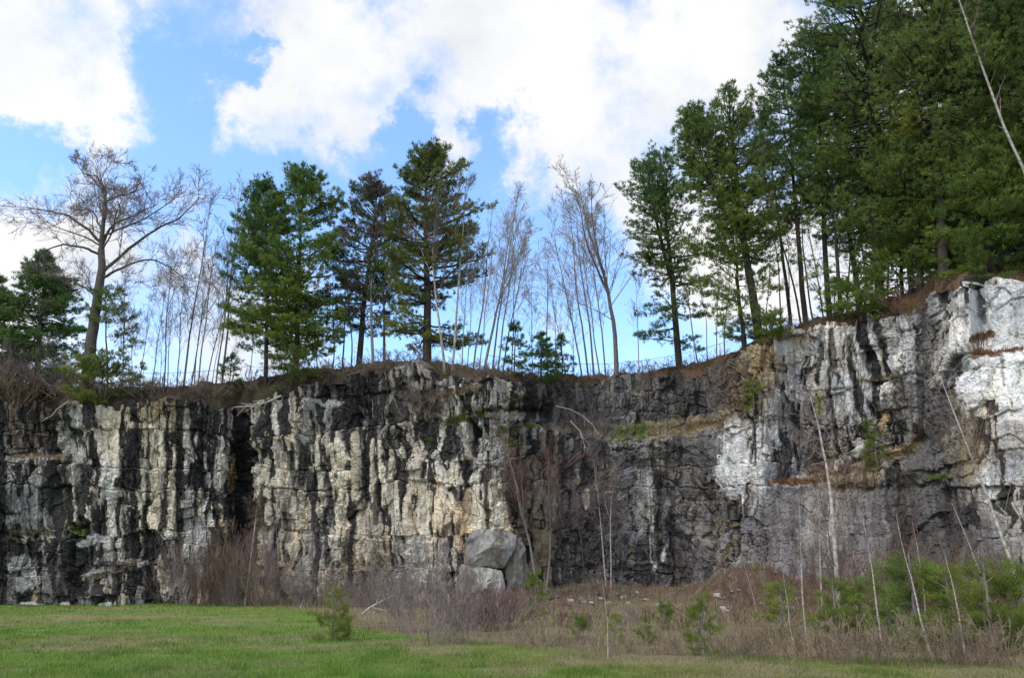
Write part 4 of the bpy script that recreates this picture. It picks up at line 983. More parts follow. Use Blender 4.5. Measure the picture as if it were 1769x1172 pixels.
pine('small thin spruce left of the dark one in the gap', 888, 2.4, 890, 556, 26, 46, name='spruce_tree', cat='spruce tree', group='spruces', cb=.06, r0=.06, yellow=.15, top=.8, gap=.3, per=4, dz=.5, cool=.4, tuft=.8)
pine('little spruce just right of the dark one in the gap', 972, 2.4, 972, 580, 20, 47, name='spruce_tree', cat='spruce tree', group='spruces', cb=.06, r0=.05, yellow=.15, top=.8, gap=.3, per=4, dz=.5, cool=.4, tuft=.8)
pine('tiny spruce near the last slender bare tree before the pine pair', 398, 2.6, 398, 610, 22, 48, name='spruce_tree', cat='spruce tree', group='spruces', cb=.06, r0=.05, yellow=.2, top=.8, gap=.3, per=4, dz=.5, cool=.3, tuft=.8)
pine('low spreading pine hanging over the rim below the pine pair', 505, .5, 505, 622, 62, 49, cb=.1, r0=.08, yellow=.3, top=.4, gap=.1, per=5, dz=.36, group='small pines on the rim', cool=.0, tuft=.9, droop=.1)
pine('low pine bough at the rim by the ochre blocks', 1330, .6, 1336, 540, 40, 50, cb=.1, r0=.07, yellow=.7, top=.4, gap=.1, per=4, dz=.4, group='small pines on the rim', cool=.0, tuft=.9)
pine('low pine spreading over the striped rock rim', 1490, .6, 1482, 478, 62, 51, cb=.1, r0=.09, yellow=.5, top=.4, gap=.1, per=5, dz=.4, group='small pines on the rim', cool=.0, tuft=.9, droop=.08)
pine('low dark pine over the white rock rim', 1700, .6, 1700, 425, 66, 52, cb=.1, r0=.09, yellow=.25, top=.4, gap=.1, per=5, dz=.4, group='small pines on the rim', cool=.0, tuft=.9, droop=.08)

# --- the great bare oak
def oak():
    rng = np.random.default_rng(77)
    b = top_spot(152, 2.0)
    Yb = b[1]
    tr, cr = Tubes(), Tubes()
    cfg = [dict(n=13, **{'from': .12}, pw=.7, ang=.85, len=.56, fall=.25, r=.4, rmin=.026, pts=6, wob=.2, up=.08, k=4),
           dict(n=10, **{'from': .1}, ang=.75, len=.58, fall=.35, r=.55, rmin=.0165, pts=5, wob=.22, up=.06, k=3),
           dict(n=7, **{'from': .15}, ang=.75, len=.62, r=.6, rmin=.0115, pts=4, wob=.22, up=.03, k=3)]
    def limb(pix, r0, r1, dy=0, sides=8, sub=True):
        n = len(pix)
        P = np.array([at(x, y, Yb + dy * k / (n - 1)) for k, (x, y) in enumerate(pix)])
        t = np.linspace(0, 1, n); tt = np.linspace(0, 1, n * 3)
        # smooth
        P = np.stack([np.interp(tt, t, P[:, k]) for k in range(3)], 1)
        for _ in range(2): P[1:-1] = (P[:-2] + 2 * P[1:-1] + P[2:]) / 4
        P[1:-1] += rng.normal(0, .04, (len(P) - 2, 3))
        tr.add(P - b, np.linspace(r0, r1, len(P)) * (.78 if sub else .9), sides)
        L = np.linalg.norm(np.diff(P, axis=0), axis=1).sum()
        if sub: twigs(cr, rng, P - b, r0 * .7, r1, L * .75, 0, cfg)
    limb([(150, 672), (156, 600), (168, 520), (176, 470), (175, 430)], .62, .34, sub=False)
    limb([(175, 440), (178, 390), (184, 350), (178, 318), (165, 303)], .3, .07, 0)
    limb([(165, 303), (150, 303), (138, 292), (128, 272)], .08, .03, .5)
    limb([(183, 350), (195, 340), (215, 337), (235, 333), (245, 305)], .16, .04, -1.5)
    limb([(173, 418), (150, 395), (118, 372), (85, 364), (40, 358)], .2, .04, -1)
    limb([(172, 440), (150, 428), (110, 422), (80, 430), (50, 450)], .17, .04, -3)
    limb([(178, 470), (205, 445), (245, 412), (280, 390), (310, 378), (345, 340)], .22, .04, 1)
    limb([(178, 480), (200, 468), (250, 445), (285, 455), (320, 482)], .18, .04, -3)
    limb([(168, 515), (150, 500), (120, 480), (95, 482)], .16, .04, 2)
    limb([(176, 425), (190, 390), (220, 378), (255, 360), (270, 355)], .17, .04, 3)
    limb([(176, 400), (165, 370), (150, 358), (115, 357)], .13, .03, 2)
    limb([(178, 430), (196, 400), (200, 370), (215, 330)], .12, .03, -2)
    limb([(170, 520), (205, 500), (215, 540), (214, 600)], .07, .03, 1)
    limb([(176, 410), (200, 398), (240, 385), (290, 352), (318, 330)], .13, .03, -1)
    limb([(180, 340), (172, 310), (190, 285), (200, 268)], .09, .02, 1)
    limb([(174, 425), (140, 405), (100, 395), (60, 372)], .11, .03, 2)
    t = place_tree('oak_tree', 'great spreading bare oak with crooked limbs on the left cliff top', 'oak tree', b, (tr.mesh('trunk'), cr.mesh('crown', False)), (M_OAKBARK, M_PURPLE))
oak()

# --- slender bare trees: unit meshes reused at each tree's own height and turn
SLIM = [bare_tree_mesh(200 + k, 12, .06, slim=.8, clear=.3, dense=.9) for k in range(4)]
FORK = [bare_tree_mesh(220 + k, 13, .115, slim=.85, forks=2, clear=.28) for k in range(3)]
WHITE = [bare_tree_mesh(240 + k, 12, .08, slim=.8, forks=1 if k else 0, clear=.3) for k in range(2)]
POLE = [bare_tree_mesh(260 + k, 12, .062, slim=.7, clear=.55, dense=.5) for k in range(2)]
def clone(src): return [m.copy() for m in src]
BIR = [m for m in WHITE]
def bare(label, px, back, tx, ty, src, seed, mats=(None, None), group=None, name='bare_tree', cat='bare tree', h0=12.0, thick=1.0):
    b, H, lx = aim(px, back, tx, ty)
    s = H / h0
    return place_tree(name, label, cat, b, src, mats, rz=(seed * 2.399) % 6.283, sc=(s * thick, s * thick, s), group=group, lean=(0, math.atan2(lx, H)))
GP = (M_GREYBARK, M_PALETWIG); GB = (M_GREYBARK, M_PURPLE); DB = (M_OAKBARK, M_TWIG); WB = (M_BIRCH, M_TWIG)
def row(fmt, spots, srcs, mats, group, back0=2.5, h0=12.0, **kw):
    spots = sorted(spots)
    for k, (px, tx, ty) in enumerate(spots):
        bare(fmt.format(ORD[k]), px, back0 + (k * 37 % 11) * .35, tx, ty, srcs[k % len(srcs)], k + int(px), mats, group, h0=h0, **kw)
row('slender bare tree on the rim, {} counting from the oak toward the pine pair', [(213, 214, 470), (242, 250, 520), (262, 275, 480), (276, 286, 560), (290, 300, 500), (306, 330, 470), (318, 345, 360), (330, 362, 440), (342, 378, 430), (356, 392, 470), (366, 380, 540), (384, 412, 335), (400, 420, 560), (228, 226, 540), (284, 296, 440), (336, 346, 490), (372, 386, 400)],
    SLIM, GB, 'slender bare trees by the oak')
row('thin bare pole tree in the pine shade, {} from the pair of pines', [(436, 440, 520), (548, 556, 470), (574, 580, 440), (592, 590, 380), (606, 604, 420)], POLE, DB, 'thin poles among the middle pines')
bare('stout bare grey tree rising in front of the browning pine', 646, 2.2, 648, 345, FORK[0], 3, GB, h0=13.)
bare('bare dark tree close behind the stout grey one by the browning pine', 664, 3.4, 668, 370, FORK[1], 8, DB, h0=13.)
bare('white forked birch standing against the tallest pine', 768, 1.4, 745, 350, WHITE[1], 2, WB, name='birch_tree', cat='birch tree', thick=1.1)
bare('second pale birch stem right of the forked one by the tallest pine', 782, 1.7, 802, 330, WHITE[0], 5, WB, name='birch_tree', cat='birch tree')
row('bare spreading sapling right of the tallest pine, {} from the birch', [(798, 806, 440), (816, 836, 360), (836, 856, 400), (850, 876, 345), (868, 900, 390), (884, 905, 440), (808, 822, 470), (828, 850, 430), (860, 884, 360)], SLIM + FORK[:1], GP, 'bare saplings right of the tallest pine')
row('isolated bare tree in the sky gap, {} from the small dark spruce', [(946, 932, 425), (978, 958, 470), (992, 985, 520), (962, 948, 500), (920, 915, 480)], SLIM, GP, 'bare trees in the sky gap')
row('bare stem of the clump before the forked tree, {} in line', [(1016, 975, 350), (1026, 1000, 330), (1036, 1010, 420), (1006, 960, 380), (1046, 1032, 400)], SLIM, GP, 'bare clump before the forked tree')
bare('sturdy forked bare tree left of the lone twin stemmed pine', 1064, 2.2, 1050, 355, FORK[0], 4, GP, h0=13., thick=1.5)
bare('thin white birch pole in front of the lone twin stemmed pine', 1104, 1.2, 1100, 480, WHITE[0], 1, WB, name='birch_tree', cat='birch tree', thick=.8)
row('thin bare stem on the slope right of the lone pine, {} going up the bank', [(1206, 1190, 420), (1222, 1200, 470), (1238, 1232, 450), (1252, 1238, 400)], POLE + SLIM[:1], GB, 'thin stems right of the lone pine')
row('bare dark stem under the pine canopy of the right wood, {} going up the bank', [(1326, 1320, 400), (1348, 1325, 330), (1366, 1350, 380), (1384, 1356, 250), (1404, 1380, 300), (1422, 1400, 330), (1440, 1428, 360), (1462, 1440, 280), (1484, 1462, 320), (1506, 1490, 300), (1532, 1515, 280), (1552, 1540, 330), (1584, 1570, 300)],
    POLE + SLIM[:1], DB, 'bare stems inside the right wood', back0=3.5)
# the leaning birch on the upper right
def leaning_birch():
    rng = np.random.default_rng(9)
    pix = [(1840, 480), (1800, 380), (1768, 292), (1735, 220), (1706, 140), (1684, 80), (1664, 20), (1650, -20)]
    y = float(rim_depth(1769)) + .4
    P = np.array([at(x, yy, y) for x, yy in pix])
    b = P[0] - np.array([0, 0, .5]); tr, cr = Tubes(), Tubes()
    P[0] = b
    tr.add(P - b, np.linspace(.13, .04, len(P)), 8)
    cfg = [dict(n=15, **{'from': .35}, ang=.7, len=.22, fall=.3, r=.4, rmin=.012, pts=6, wob=.15, up=.08, k=4), dict(n=5, **{'from': .2}, ang=.6, len=.5, r=.5, rmin=.007, pts=4, wob=.15, up=.02, k=3)]
    twigs(cr, rng, P - b, .17, .05, 11, 0, cfg)
    place_tree('birch_tree', 'tall white birch leaning across the dark right wood', 'birch tree', b, (tr.mesh('trunk'), cr.mesh('crown', False)), WB)
leaning_birch()

# ------------------------------------------------------------------ plants of the quarry floor
def floor_spot(px, py=None, Y=None):
    if py is not None:
        x, y = gnd(px, py)
    else:
        y = Y; x = (px - 884.5) / F_PX * y / (CP + .3 * SP)
    return np.array([x, y, float(gz(x, y))])

def floor_tree(label, px, py, tx, ty, src, mats, seed, name='birch_tree', cat='birch tree', group=None, h0=12., thick=1.0, Y=None):
    b = floor_spot(px, py, Y)
    tip = at(tx, ty, b[1]); H = tip[2] - b[2]; s = H / h0
    return place_tree(name, label, cat, b, src, mats, rz=(seed * 2.399) % 6.283, sc=(s * thick, s * thick, s), group=group, lean=(0, math.atan2(tip[0] - b[0], H)))
BIRCH_Y = [bare_tree_mesh(300 + k, 12, .095, slim=.8, clear=.22, dense=.7) for k in range(3)]
for m in BIRCH_Y: pass
floor_tree('tall white birch in front of the smooth grey rock', 1452, 1100, 1384, 672, BIRCH_Y[0], WB, 1, thick=1.4)
floor_tree('white birch at the far right foot of the white rock', 1800, 1118, 1688, 620, BIRCH_Y[1], WB, 2, thick=.95)
pale = [('thin pale sapling left of the tall white birch', 1395, 1112, 1362, 860), ('short pale sapling further left of the tall white birch', 1372, 1118, 1330, 960), ('thin pale sapling just right of the tall white birch', 1424, 1090, 1400, 850), ('slim pale sapling second right of the tall white birch', 1526, 1130, 1472, 880),
        ('pale sapling in the middle of the young pines on the right', 1608, 1132, 1556, 880), ('twin pale sapling beside the one among the young pines', 1602, 1120, 1574, 900), ('leaning pale sapling in the young pines before the end birch', 1668, 1138, 1625, 930), ('bent thin sapling below the white rock near the frame edge', 1740, 1120, 1690, 860),
        ('thin pale sapling by the rubble under the dark wall', 1050, 1140, 1040, 985), ('short thin sapling by the reddish mound', 1310, 1075, 1285, 955)]
for k, (l, px, py, tx, ty) in enumerate(pale):
    floor_tree(l, px, py, tx, ty, BIRCH_Y[k % 3], (M_BIRCH, M_REDTWIG), k + 3, group='pale saplings at the foot of the wall', name='sapling', cat='sapling', thick=1.0)
mid = [('white stemmed sapling before the dark wall, outer of the pair', 1046, 62.5, 1030, 790, WHITE[0], WB), ('white stemmed sapling before the dark wall, inner of the pair', 1054, 62, 1052, 800, WHITE[1], WB), ('many branched brown tree over the rubble beside the split boulder', 930, 57.5, 905, 740, FORK[2], (M_GREYBARK, M_REDTWIG)),
       ('straight brown tree close right of the split boulder', 942, 58, 960, 780, FORK[0], (M_GREYBARK, M_REDTWIG)), ('slim brown tree behind the pair of white stems', 1012, 63, 1000, 830, SLIM[1], DB), ('thin dark sapling right of the white pair', 1072, 63, 1068, 880, SLIM[2], DB),
       ('slender sapling growing at the foot of the cream face', 760, 57, 770, 890, SLIM[0], DB), ('pale forked sapling in the brown thicket', 428, 60, 432, 850, WHITE[1], (M_DEAD, M_REDTWIG)), ('slender brown sapling between thicket and cream stripes', 545, 60, 548, 880, SLIM[3], DB), ('thin brown sapling under the striped cream rock', 640, 59, 652, 900, SLIM[1], DB)]
for k, (l, px, Y, tx, ty, src, mt) in enumerate(mid):
    floor_tree(l, px, None, tx, ty, src, mt, k + 9, name='sapling' if 'sapling' in l else 'bare_tree', cat='sapling' if 'sapling' in l else 'bare tree', Y=Y, h0=13. if src in FORK else 12., group='saplings before the wall')

# young pines
YP = [pine_mesh(400 + k, 3.0, 1.0, cb=.06, r0=.05, top=.7, el=(.15, .95), gap=.2, per=3.6, dz=.36, tuft=.85, blades_n=30, leaf=(.2, .26, .055), bushy=.75, wm=.3) for k in range(4)]
young = [('small lone young pine on the lawn edge', 573, 1108, 1018), ('young pine at the foot of the split boulder', 926, 1066, 995), ('low young pine left of the small row in dry grass', 1000, 1108, 1058), ('young pine second in the small row in dry grass', 1062, 1112, 1062), ('young pine third in the small row in dry grass', 1112, 1116, 1066),
         ('full bright young pine alone before the dark wall', 1217, 1134, 1040), ('faint young pine beside the flat boulder', 1150, 1090, 1036), ('young pine before the reddish mound', 1352, 1100, 1008), ('young pine at the foot of the tall white birch', 1446, 1112, 1000), ('young pine close right of the tall white birch', 1492, 1108, 1012),
         ('tall young pine among the pale saplings', 1590, 1118, 955), ('young pine right of the tall one among the saplings', 1648, 1122, 980), ('wide young pine before the end birch', 1716, 1130, 975), ('young pine at the frame edge', 1772, 1128, 985), ('low young pine between the birch and the tall young pine', 1542, 1126, 1040)]
for k, (l, px, py, ty) in enumerate(young):
    b = floor_spot(px, py); H = at(px, ty, b[1])[2] - b[2]
    s = H / 3.0
    w = s * (1.45 if px > 1300 else 1.15)
    place_tree('young_pine', l, 'young pine', b, YP[k % 4], (M_GREYBARK, M_NEEDLE), rz=k * 1.7, sc=(w, w, s), group='young pines on the quarry floor')
pine_on_ledge = [('dark pine sapling on the reddish ledge by the fallen log', 1512, 802, 755, 1), ('little pine on the ledge under the striped rock', 1500, 748, 722, 2), ('small dark shrubby pine on the upper bench by the ochre blocks', 1300, 705, 655, 3)]
for l, px, py, ty, k in pine_on_ledge:
    b = wall(px, py); H = at(px, ty, b[1])[2] - b[2]; s = max(H, 1) / 3.0
    place_tree('young_pine', l, 'young pine', b - np.array([0, .1, .1]), YP[k], (M_GREYBARK, M_NEEDLE), rz=k * 2.1, sc=(s * 1.4, s * 1.4, s), group='pines on the ledges')

# shrubs
SH = [shrub_mesh(500 + k, 3.0, 2.6, 28, 1.0, f=1.3) for k in range(3)]
TH = [shrub_mesh(520 + k, 6.0, 4.6, 26, 1.25, .028, .02, f=1.8, wob=.11) for k in range(3)]
BR = [shrub_mesh(540 + k, 1.6, 2.0, 24, .9, .012, .02, f=1.2) for k in range(3)]
def shrub(label, loc, H, h0, src, mat, seed, group, wide=1.0, name='bare_shrub'):
    s = H / h0
    o = bpy.data.objects.new(name, src.copy() if src.materials and src.materials[0] != mat else src)
    if not o.data.materials: o.data.materials.append(mat)
    o.data.materials[0] = mat
    COL.objects.link(o); o.location = loc; o.rotation_euler = (0, 0, seed * 2.4 % 6.28); o.scale = (s * wide, s * wide, s)
    return tag(o, label, 'shrub', group)
def variants(src, mats): 
    out = []
    for m in mats:
        r = []
        for s in src:
            c = s.copy(); c.materials.clear(); c.materials.append(m); r.append(c)
        out.append(r)
    return out
SHP, SHR = variants(SH, (M_PURPLE, M_REDTWIG)); THP, THR, THS = variants(TH, (M_PURPLE, M_REDTWIG, M_STRAWTWIG)); BRP, BRR, BRS = variants(BR, (M_PURPLE, M_REDTWIG, M_STRAWTWIG))
for k, (px, Y, ty) in enumerate([(300, 61.5, 930), (322, 60, 900), (345, 61, 905), (368, 60, 900), (392, 61, 890), (415, 60, 885), (438, 61, 900), (462, 60, 880), (480, 61, 930), (355, 59, 960), (405, 59, 970), (450, 59, 960)]):
    b = floor_spot(px, Y=Y); H = at(px, ty, Y)[2] - b[2]
    shrub('tall brown shrub of the dense thicket under the black cleft, {} along'.format(ORD[k]), b, H * (1.0 - .12 * (k % 3)), 6., (THR, THP, THS)[k % 3][k // 3 % 3], (M_REDTWIG, M_PURPLE, M_STRAWTWIG)[k % 3], k, 'thicket under the black cleft', .62)
for k, (px, Y, ty) in enumerate([(510, 60, 985), (540, 59, 975), (575, 58.5, 980), (610, 57, 970), (640, 57, 985), (670, 55, 965), (700, 54, 975), (735, 55, 985), (600, 52, 1010), (650, 48, 1015), (690, 42, 1010)]):
    b = floor_spot(px, Y=Y); H = at(px, ty, Y)[2] - b[2]
    shrub('mauve bare shrub along the foot of the cream striped wall, {} along'.format(ORD[k]), b, H, 3., SHP[k % 3], M_PURPLE, k, 'shrubs along the cream wall', 1.0)
for k, (l, px, py, ty) in enumerate([('big fan shaped bare shrub on the lawn edge, many upright stems', 752, 1114, 945), ('bare shrub crowding behind the big fan shaped one', 712, 1092, 975), ('bare shrub right of the big fan shaped one', 800, 1100, 985), ('low reddish shrub before the split boulder', 850, 1085, 1010), ('reddish shrub between the split boulder and its young pine', 880, 1075, 1012), ('low grey shrub behind the row of young pines', 1085, 1090, 1040)]):
    b = floor_spot(px, py); H = at(px, ty, b[1])[2] - b[2]
    shrub(l, b, H, 3., (SHR if 'reddish' in l else SHP)[k % 3], (M_REDTWIG if 'reddish' in l else M_PURPLE), k, 'shrubs on the lawn edge', .85)
for k, (px, py, ty) in enumerate([(895, 1118, 1070), (940, 1120, 1075), (985, 1122, 1078), (1030, 1125, 1080), (1085, 1128, 1085), (1140, 1128, 1078), (1180, 1132, 1080), (1255, 1135, 1070), (1285, 1138, 1060), (1320, 1140, 1065), (1385, 1142, 1055), (1420, 1140, 1050), (1470, 1146, 1050), (1515, 1148, 1055), (1560, 1146, 1040), (1630, 1148, 1040), (1680, 1150, 1050), (1740, 1150, 1040)]):
    b = floor_spot(px, py); H = at(px, ty, b[1])[2] - b[2]
    shrub('wispy brown weed shrub on the dry grass border, {} along toward the birches'.format(ORD[k]), b, H * .9, 1.6, BRS[k % 3], M_STRAWTWIG, k, 'weed shrubs on the dry border', 1.0)
for k, (px, py, ty) in enumerate([(1330, 1062, 960), (1400, 1066, 950), (1440, 1060, 920), (1490, 1070, 900), (1530, 1066, 920), (1570, 1070, 900), (1620, 1070, 930), (1660, 1070, 910), (1700, 1076, 920), (1750, 1076, 900)]):
    b = floor_spot(px, py); H = at(px, ty, b[1])[2] - b[2]
    shrub('rusty bare shrub behind the young pines at the wall foot, {} along'.format(ORD[k]), b, H * .85, 3., SHR[k % 3], M_REDTWIG, k, 'rusty shrubs at the wall foot', .8)
# brush along the rim and on the benches
rim_spots = list(range(-20, 820, 28)) + [835, 850, 875, 905, 930, 960, 990, 1045, 1070, 1095, 1115, 1130, 1155, 1180, 1200, 1215, 1232, 1250, 1345, 1370, 1400, 1430, 1455]
rng0 = random.Random(4)
for k, px in enumerate(rim_spots[:30]):
    b = top_spot(px, .2 + rng0.random() * 1.7)
    shrub('low brown brush on the rim left of the gap, {} along'.format(ORD[k]), b, 1.0 + rng0.random() * 1.2 + (1.2 if px < 130 else 0), 1.6, (BRR, BRP, BRS)[k % 3][k // 3 % 3], (M_REDTWIG, M_PURPLE, M_STRAWTWIG)[k % 3], k, 'brush along the left rim', 1.7)
for k, px in enumerate(rim_spots[30:]):
    b = top_spot(px, .6 + rng0.random() * 1.8)
    shrub('low brown brush on the rim across the gap, {} along'.format(ORD[k]), b, .7 + rng0.random() * .7, 1.6, (BRR, BRP, BRS)[k % 3][k // 3 % 3], (M_REDTWIG, M_PURPLE, M_STRAWTWIG)[k % 3], k, 'brush across the gap rim', 1.6)
for k, (l, px, py, ty, src, mt, wd) in enumerate([('brown shrub filling the notch below the pale rim blocks', 722, 712, 655, BRP, M_PURPLE, 1.1), ('second brown shrub in the notch below the pale rim blocks', 745, 700, 650, BRP, M_PURPLE, 1.0), ('bare twiggy shrub at the end of the grassy bench', 1000, 745, 690, BRP, M_PURPLE, 1.0), ('bare shrub on the grassy bench under the dark upper wall', 1035, 748, 690, BRP, M_PURPLE, .9),
        ('grey shrub hanging from the dark ledge over the brown tree', 955, 800, 745, BRR, M_REDTWIG, 1.2), ('brown shrub on the bench below the ochre blocks', 1285, 706, 640, BRR, M_REDTWIG, 1.1), ('bare shrub on the rim between striped and white rock', 1572, 545, 485, BRR, M_REDTWIG, 1.1), ('low dry shrub on the reddish ledge near the tall birch', 1425, 828, 780, BRR, M_REDTWIG, 1.0),
        ('yellowish shrub trailing down beside the white rock', 1665, 790, 700, BRR, M_REDTWIG, .8), ('small shrub on the red ledge of the white rock', 1690, 612, 575, BRR, M_REDTWIG, .9), ('twiggy shrub on the arched ledge at the lower left wall', 195, 985, 950, BRP, M_PURPLE, 1.0), ('purple shrub on the dark wall above the rubble', 1200, 985, 925, BRP, M_PURPLE, 1.1), ('rusty shrub on the smooth grey rock shelf', 1480, 845, 790, BRR, M_REDTWIG, 1.0)]):
    b = wall(px, py); H = at(px, ty, b[1])[2] - b[2]
    shrub(l, b + np.array([0, -.05, -.1]), H, 1.6, src[k % 3], mt, k, None, wd)

for k, (px, ty) in enumerate([(-10, 590), (15, 575), (38, 600), (62, 585), (88, 590), (112, 610), (135, 625), (230, 640), (265, 645), (350, 640)]):
    b = top_spot(px, 1.2 + (k * 7 % 5) * .3); H = at(px, ty, b[1])[2] - b[2]
    shrub('tall grey twiggy bush below the spruces and oak on the rim, {} along'.format(ORD[k]), b, H, 6., THP[k % 3], M_PURPLE, k, 'twiggy bushes by the oak', .8)
for k, (px, py, ty) in enumerate([(796, 1088, 1000), (830, 1092, 1012), (862, 1090, 1015), (893, 1086, 1018), (842, 1070, 1000), (812, 1066, 985)]):
    b = floor_spot(px, py); H = at(px, ty, b[1])[2] - b[2]
    shrub('twiggy bush hiding the foot of the split boulder, {} along'.format(ORD[k]), b, H, 1.6, (BRP if k % 2 else BRR)[k % 3], M_PURPLE if k % 2 else M_REDTWIG, k, 'bushes before the split boulder', 1.1)
for k, (px, py, ty) in enumerate([(1265, 1058, 1010), (1290, 1050, 985), (1315, 1046, 975), (1340, 1050, 985), (1275, 1085, 1040), (1345, 1080, 1030), (1210, 1075, 1030), (1180, 1095, 1050), (960, 1085, 1040), (1020, 1090, 1045), (1120, 1080, 1040)]):
    b = floor_spot(px, py); H = at(px, ty, b[1])[2] - b[2]
    shrub('small rusty bush on the rubble and mound below the dark wall, {} along'.format(ORD[k]), b, H, 1.6, BRR[k % 3], M_REDTWIG, k, 'bushes on the mound', 1.3)

# ------------------------------------------------------------------ boulders
def hull_rock(name, label, pts, mat, seed, cat='boulder', group=None, rough=.07, cuts=6):
    rng = np.random.default_rng(seed)
    bm = bmesh.new()
    for p in pts: bm.verts.new(p)
    r = bmesh.ops.convex_hull(bm, input=bm.verts[:])
    bmesh.ops.delete(bm, geom=[v for v in bm.verts if not v.link_faces], context='VERTS')
    bmesh.ops.bevel(bm, geom=bm.edges[:], offset=.022 * rough / .06, segments=1, affect='EDGES')
    bmesh.ops.triangulate(bm, faces=bm.faces[:])
    bmesh.ops.subdivide_edges(bm, edges=bm.edges[:], cuts=cuts, use_grid_fill=True)
    bm.normal_update()
    co = np.array([v.co[:] for v in bm.verts]); nn = np.array([v.normal[:] for v in bm.verts])
    h = rough * (fbm(co[:, 0] * 1.6 + co[:, 1] * .7, co[:, 2] * 1.6 + co[:, 1] * .9, seed, 5, .6))
    wq = worley(co[:, 0] * 1.1 + co[:, 1] * .6, co[:, 2] * 1.0 + co[:, 1] * .5, seed)
    h = h + rough * 2.6 * ((wq[2] - .5) + (wq[3] - .5) * wq[5] - .5 * (1 - sstep(0, .05, wq[1] - wq[0]))) * min(1, np.ptp(co[:, 2]) / 3)
    for v, p in zip(bm.verts, co + nn * h[:, None]): v.co = p
    me = bpy.data.meshes.new(name); bm.to_mesh(me); bm.free()
    base = np.array({'boulder_rock': (.33, .315, .29), 'pale_rock': (.45, .43, .39), 'dark_rock': (.14, .135, .13)}[mat.name])
    sx, sz = co[:, 0] * 1.0 + co[:, 1] * .6, co[:, 2]
    stn = sstep(.0, .45, fbm(sx * 1.6, sz * .3, seed + 7, 4) + .3 * fbm(sx * 5, sz * 1.5, seed + 8, 3))
    wsh = sstep(-.1, .6, fbm(sx * .7, sz * .5, seed + 9, 4)); tan = sstep(.2, .6, fbm(sx * .9, sz * .7, seed + 10, 3))
    cc = base * (.8 + .4 * wq[4])[:, None] * (1 - stn[:, None] * np.array([.62, .64, .66])) * (1 - .4 * wsh)[:, None]
    cc = cc * (1 - .45 * tan[:, None]) + np.array([.26, .2, .14]) * .45 * tan[:, None]
    ca = me.color_attributes.new('col', 'FLOAT_COLOR', 'POINT')
    ca.data.foreach_set('color', np.concatenate([cc, np.ones((len(cc), 1))], 1).astype(np.float32).ravel())
    mat = M_CLIFF
    c = co.mean(0); c[2] = co[:, 2].min()
    me.transform(__import__('mathutils').Matrix.Translation(-c))
    o = obj(name, me, mat); o.location = c
    return tag(o, label, cat, group)

def outline_rock(label, pix, Y, thick, mat, seed, **kw):
    rng = np.random.default_rng(seed)
    pts = []
    c = np.mean(np.array(pix, float), 0)
    for (x, y) in pix:
        pts.append(at(x, y, Y + rng.uniform(0, .35 * thick)))
        q = c + (np.array([x, y]) - c) * .9
        pts.append(at(q[0], q[1], Y + thick * rng.uniform(.8, 1.1)))
    q = c + rng.normal(0, 6, 2); pts.append(at(q[0], q[1], Y - .04 * thick))
    return hull_rock('boulder', label, pts, mat, seed, **kw)
G1 = 'pieces of the split boulder'
outline_rock('huge grey split boulder, upper block with a sharp edge', [(806, 935), (822, 915), (868, 914), (893, 926), (890, 950), (868, 984), (800, 974)], 57.2, 3.2, M_BOULDER, 1, group=G1)
outline_rock('huge grey split boulder, lower block under the crack', [(798, 977), (866, 987), (872, 1020), (862, 1062), (792, 1062), (786, 1020)], 56.6, 3.4, M_BOULDER, 2, group=G1)
outline_rock('tall rounded fragment split off the huge boulder', [(888, 930), (900, 928), (909, 950), (911, 1000), (902, 1040), (880, 1050), (872, 990)], 58.2, 2.4, M_BOULDER, 3, group=G1)
outline_rock('small grey slab leaning at the foot of the split boulder', [(878, 1040), (890, 1036), (896, 1060), (890, 1072), (878, 1060)], 55.0, .8, M_BOULDER, 4, group=G1)
outline_rock('flat grey boulder lying before the dark wall', [(1123, 1047), (1140, 1042), (1168, 1045), (1170, 1056), (1150, 1066), (1124, 1060)], 55, 1.6, M_BOULDER, 5)
outline_rock('pale grey slab standing at the corner of the dark wall', [(1222, 1020), (1240, 1005), (1266, 985), (1285, 960), (1290, 990), (1270, 1030), (1238, 1052), (1222, 1045)], 58.5, 2.2, M_BOULDER, 6)
outline_rock('low pale stone beside the reddish mound', [(1238, 1062), (1262, 1060), (1268, 1068), (1240, 1072)], 50, .8, M_PALE, 7, group='pale stones')
for k, (l, px, py, w) in enumerate([('pale flat stone on the grass at the far left wall foot', 48, 1046, 18), ('pale stone second along the left wall foot', 112, 1046, 10), ('pale stone third along the left wall foot', 182, 1047, 14)]):
    outline_rock(l, [(px - w, py), (px - w * .6, py - 5), (px + w * .7, py - 5), (px + w, py), (px, py + 3)], 60, .7, M_PALE, 20 + k, group='pale stones at the left wall foot', cuts=2)
outline_rock('pale boulder on the ledge below the striped rock', [(1470, 790), (1480, 770), (1500, 765), (1510, 780), (1495, 795)], float(wall(1490, 785)[1]) - .25, 1.0, M_PALE, 31)
outline_rock('pale pointed boulder on the ledge by the tall birch', [(1446, 815), (1456, 793), (1470, 796), (1474, 815), (1460, 822)], float(wall(1460, 808)[1]) - .25, 1.0, M_PALE, 32)
outline_rock('long white slab on the ledge above the pointed boulder', [(1462, 785), (1500, 762), (1545, 758), (1520, 774), (1480, 792)], float(wall(1500, 775)[1]) - .25, 1.0, M_PALE, 33)
outline_rock('grey boulder on the ledge beside the fallen log', [(1520, 805), (1528, 795), (1545, 797), (1545, 812), (1530, 815)], float(wall(1535, 806)[1]) - .25, .9, M_BOULDER, 34)
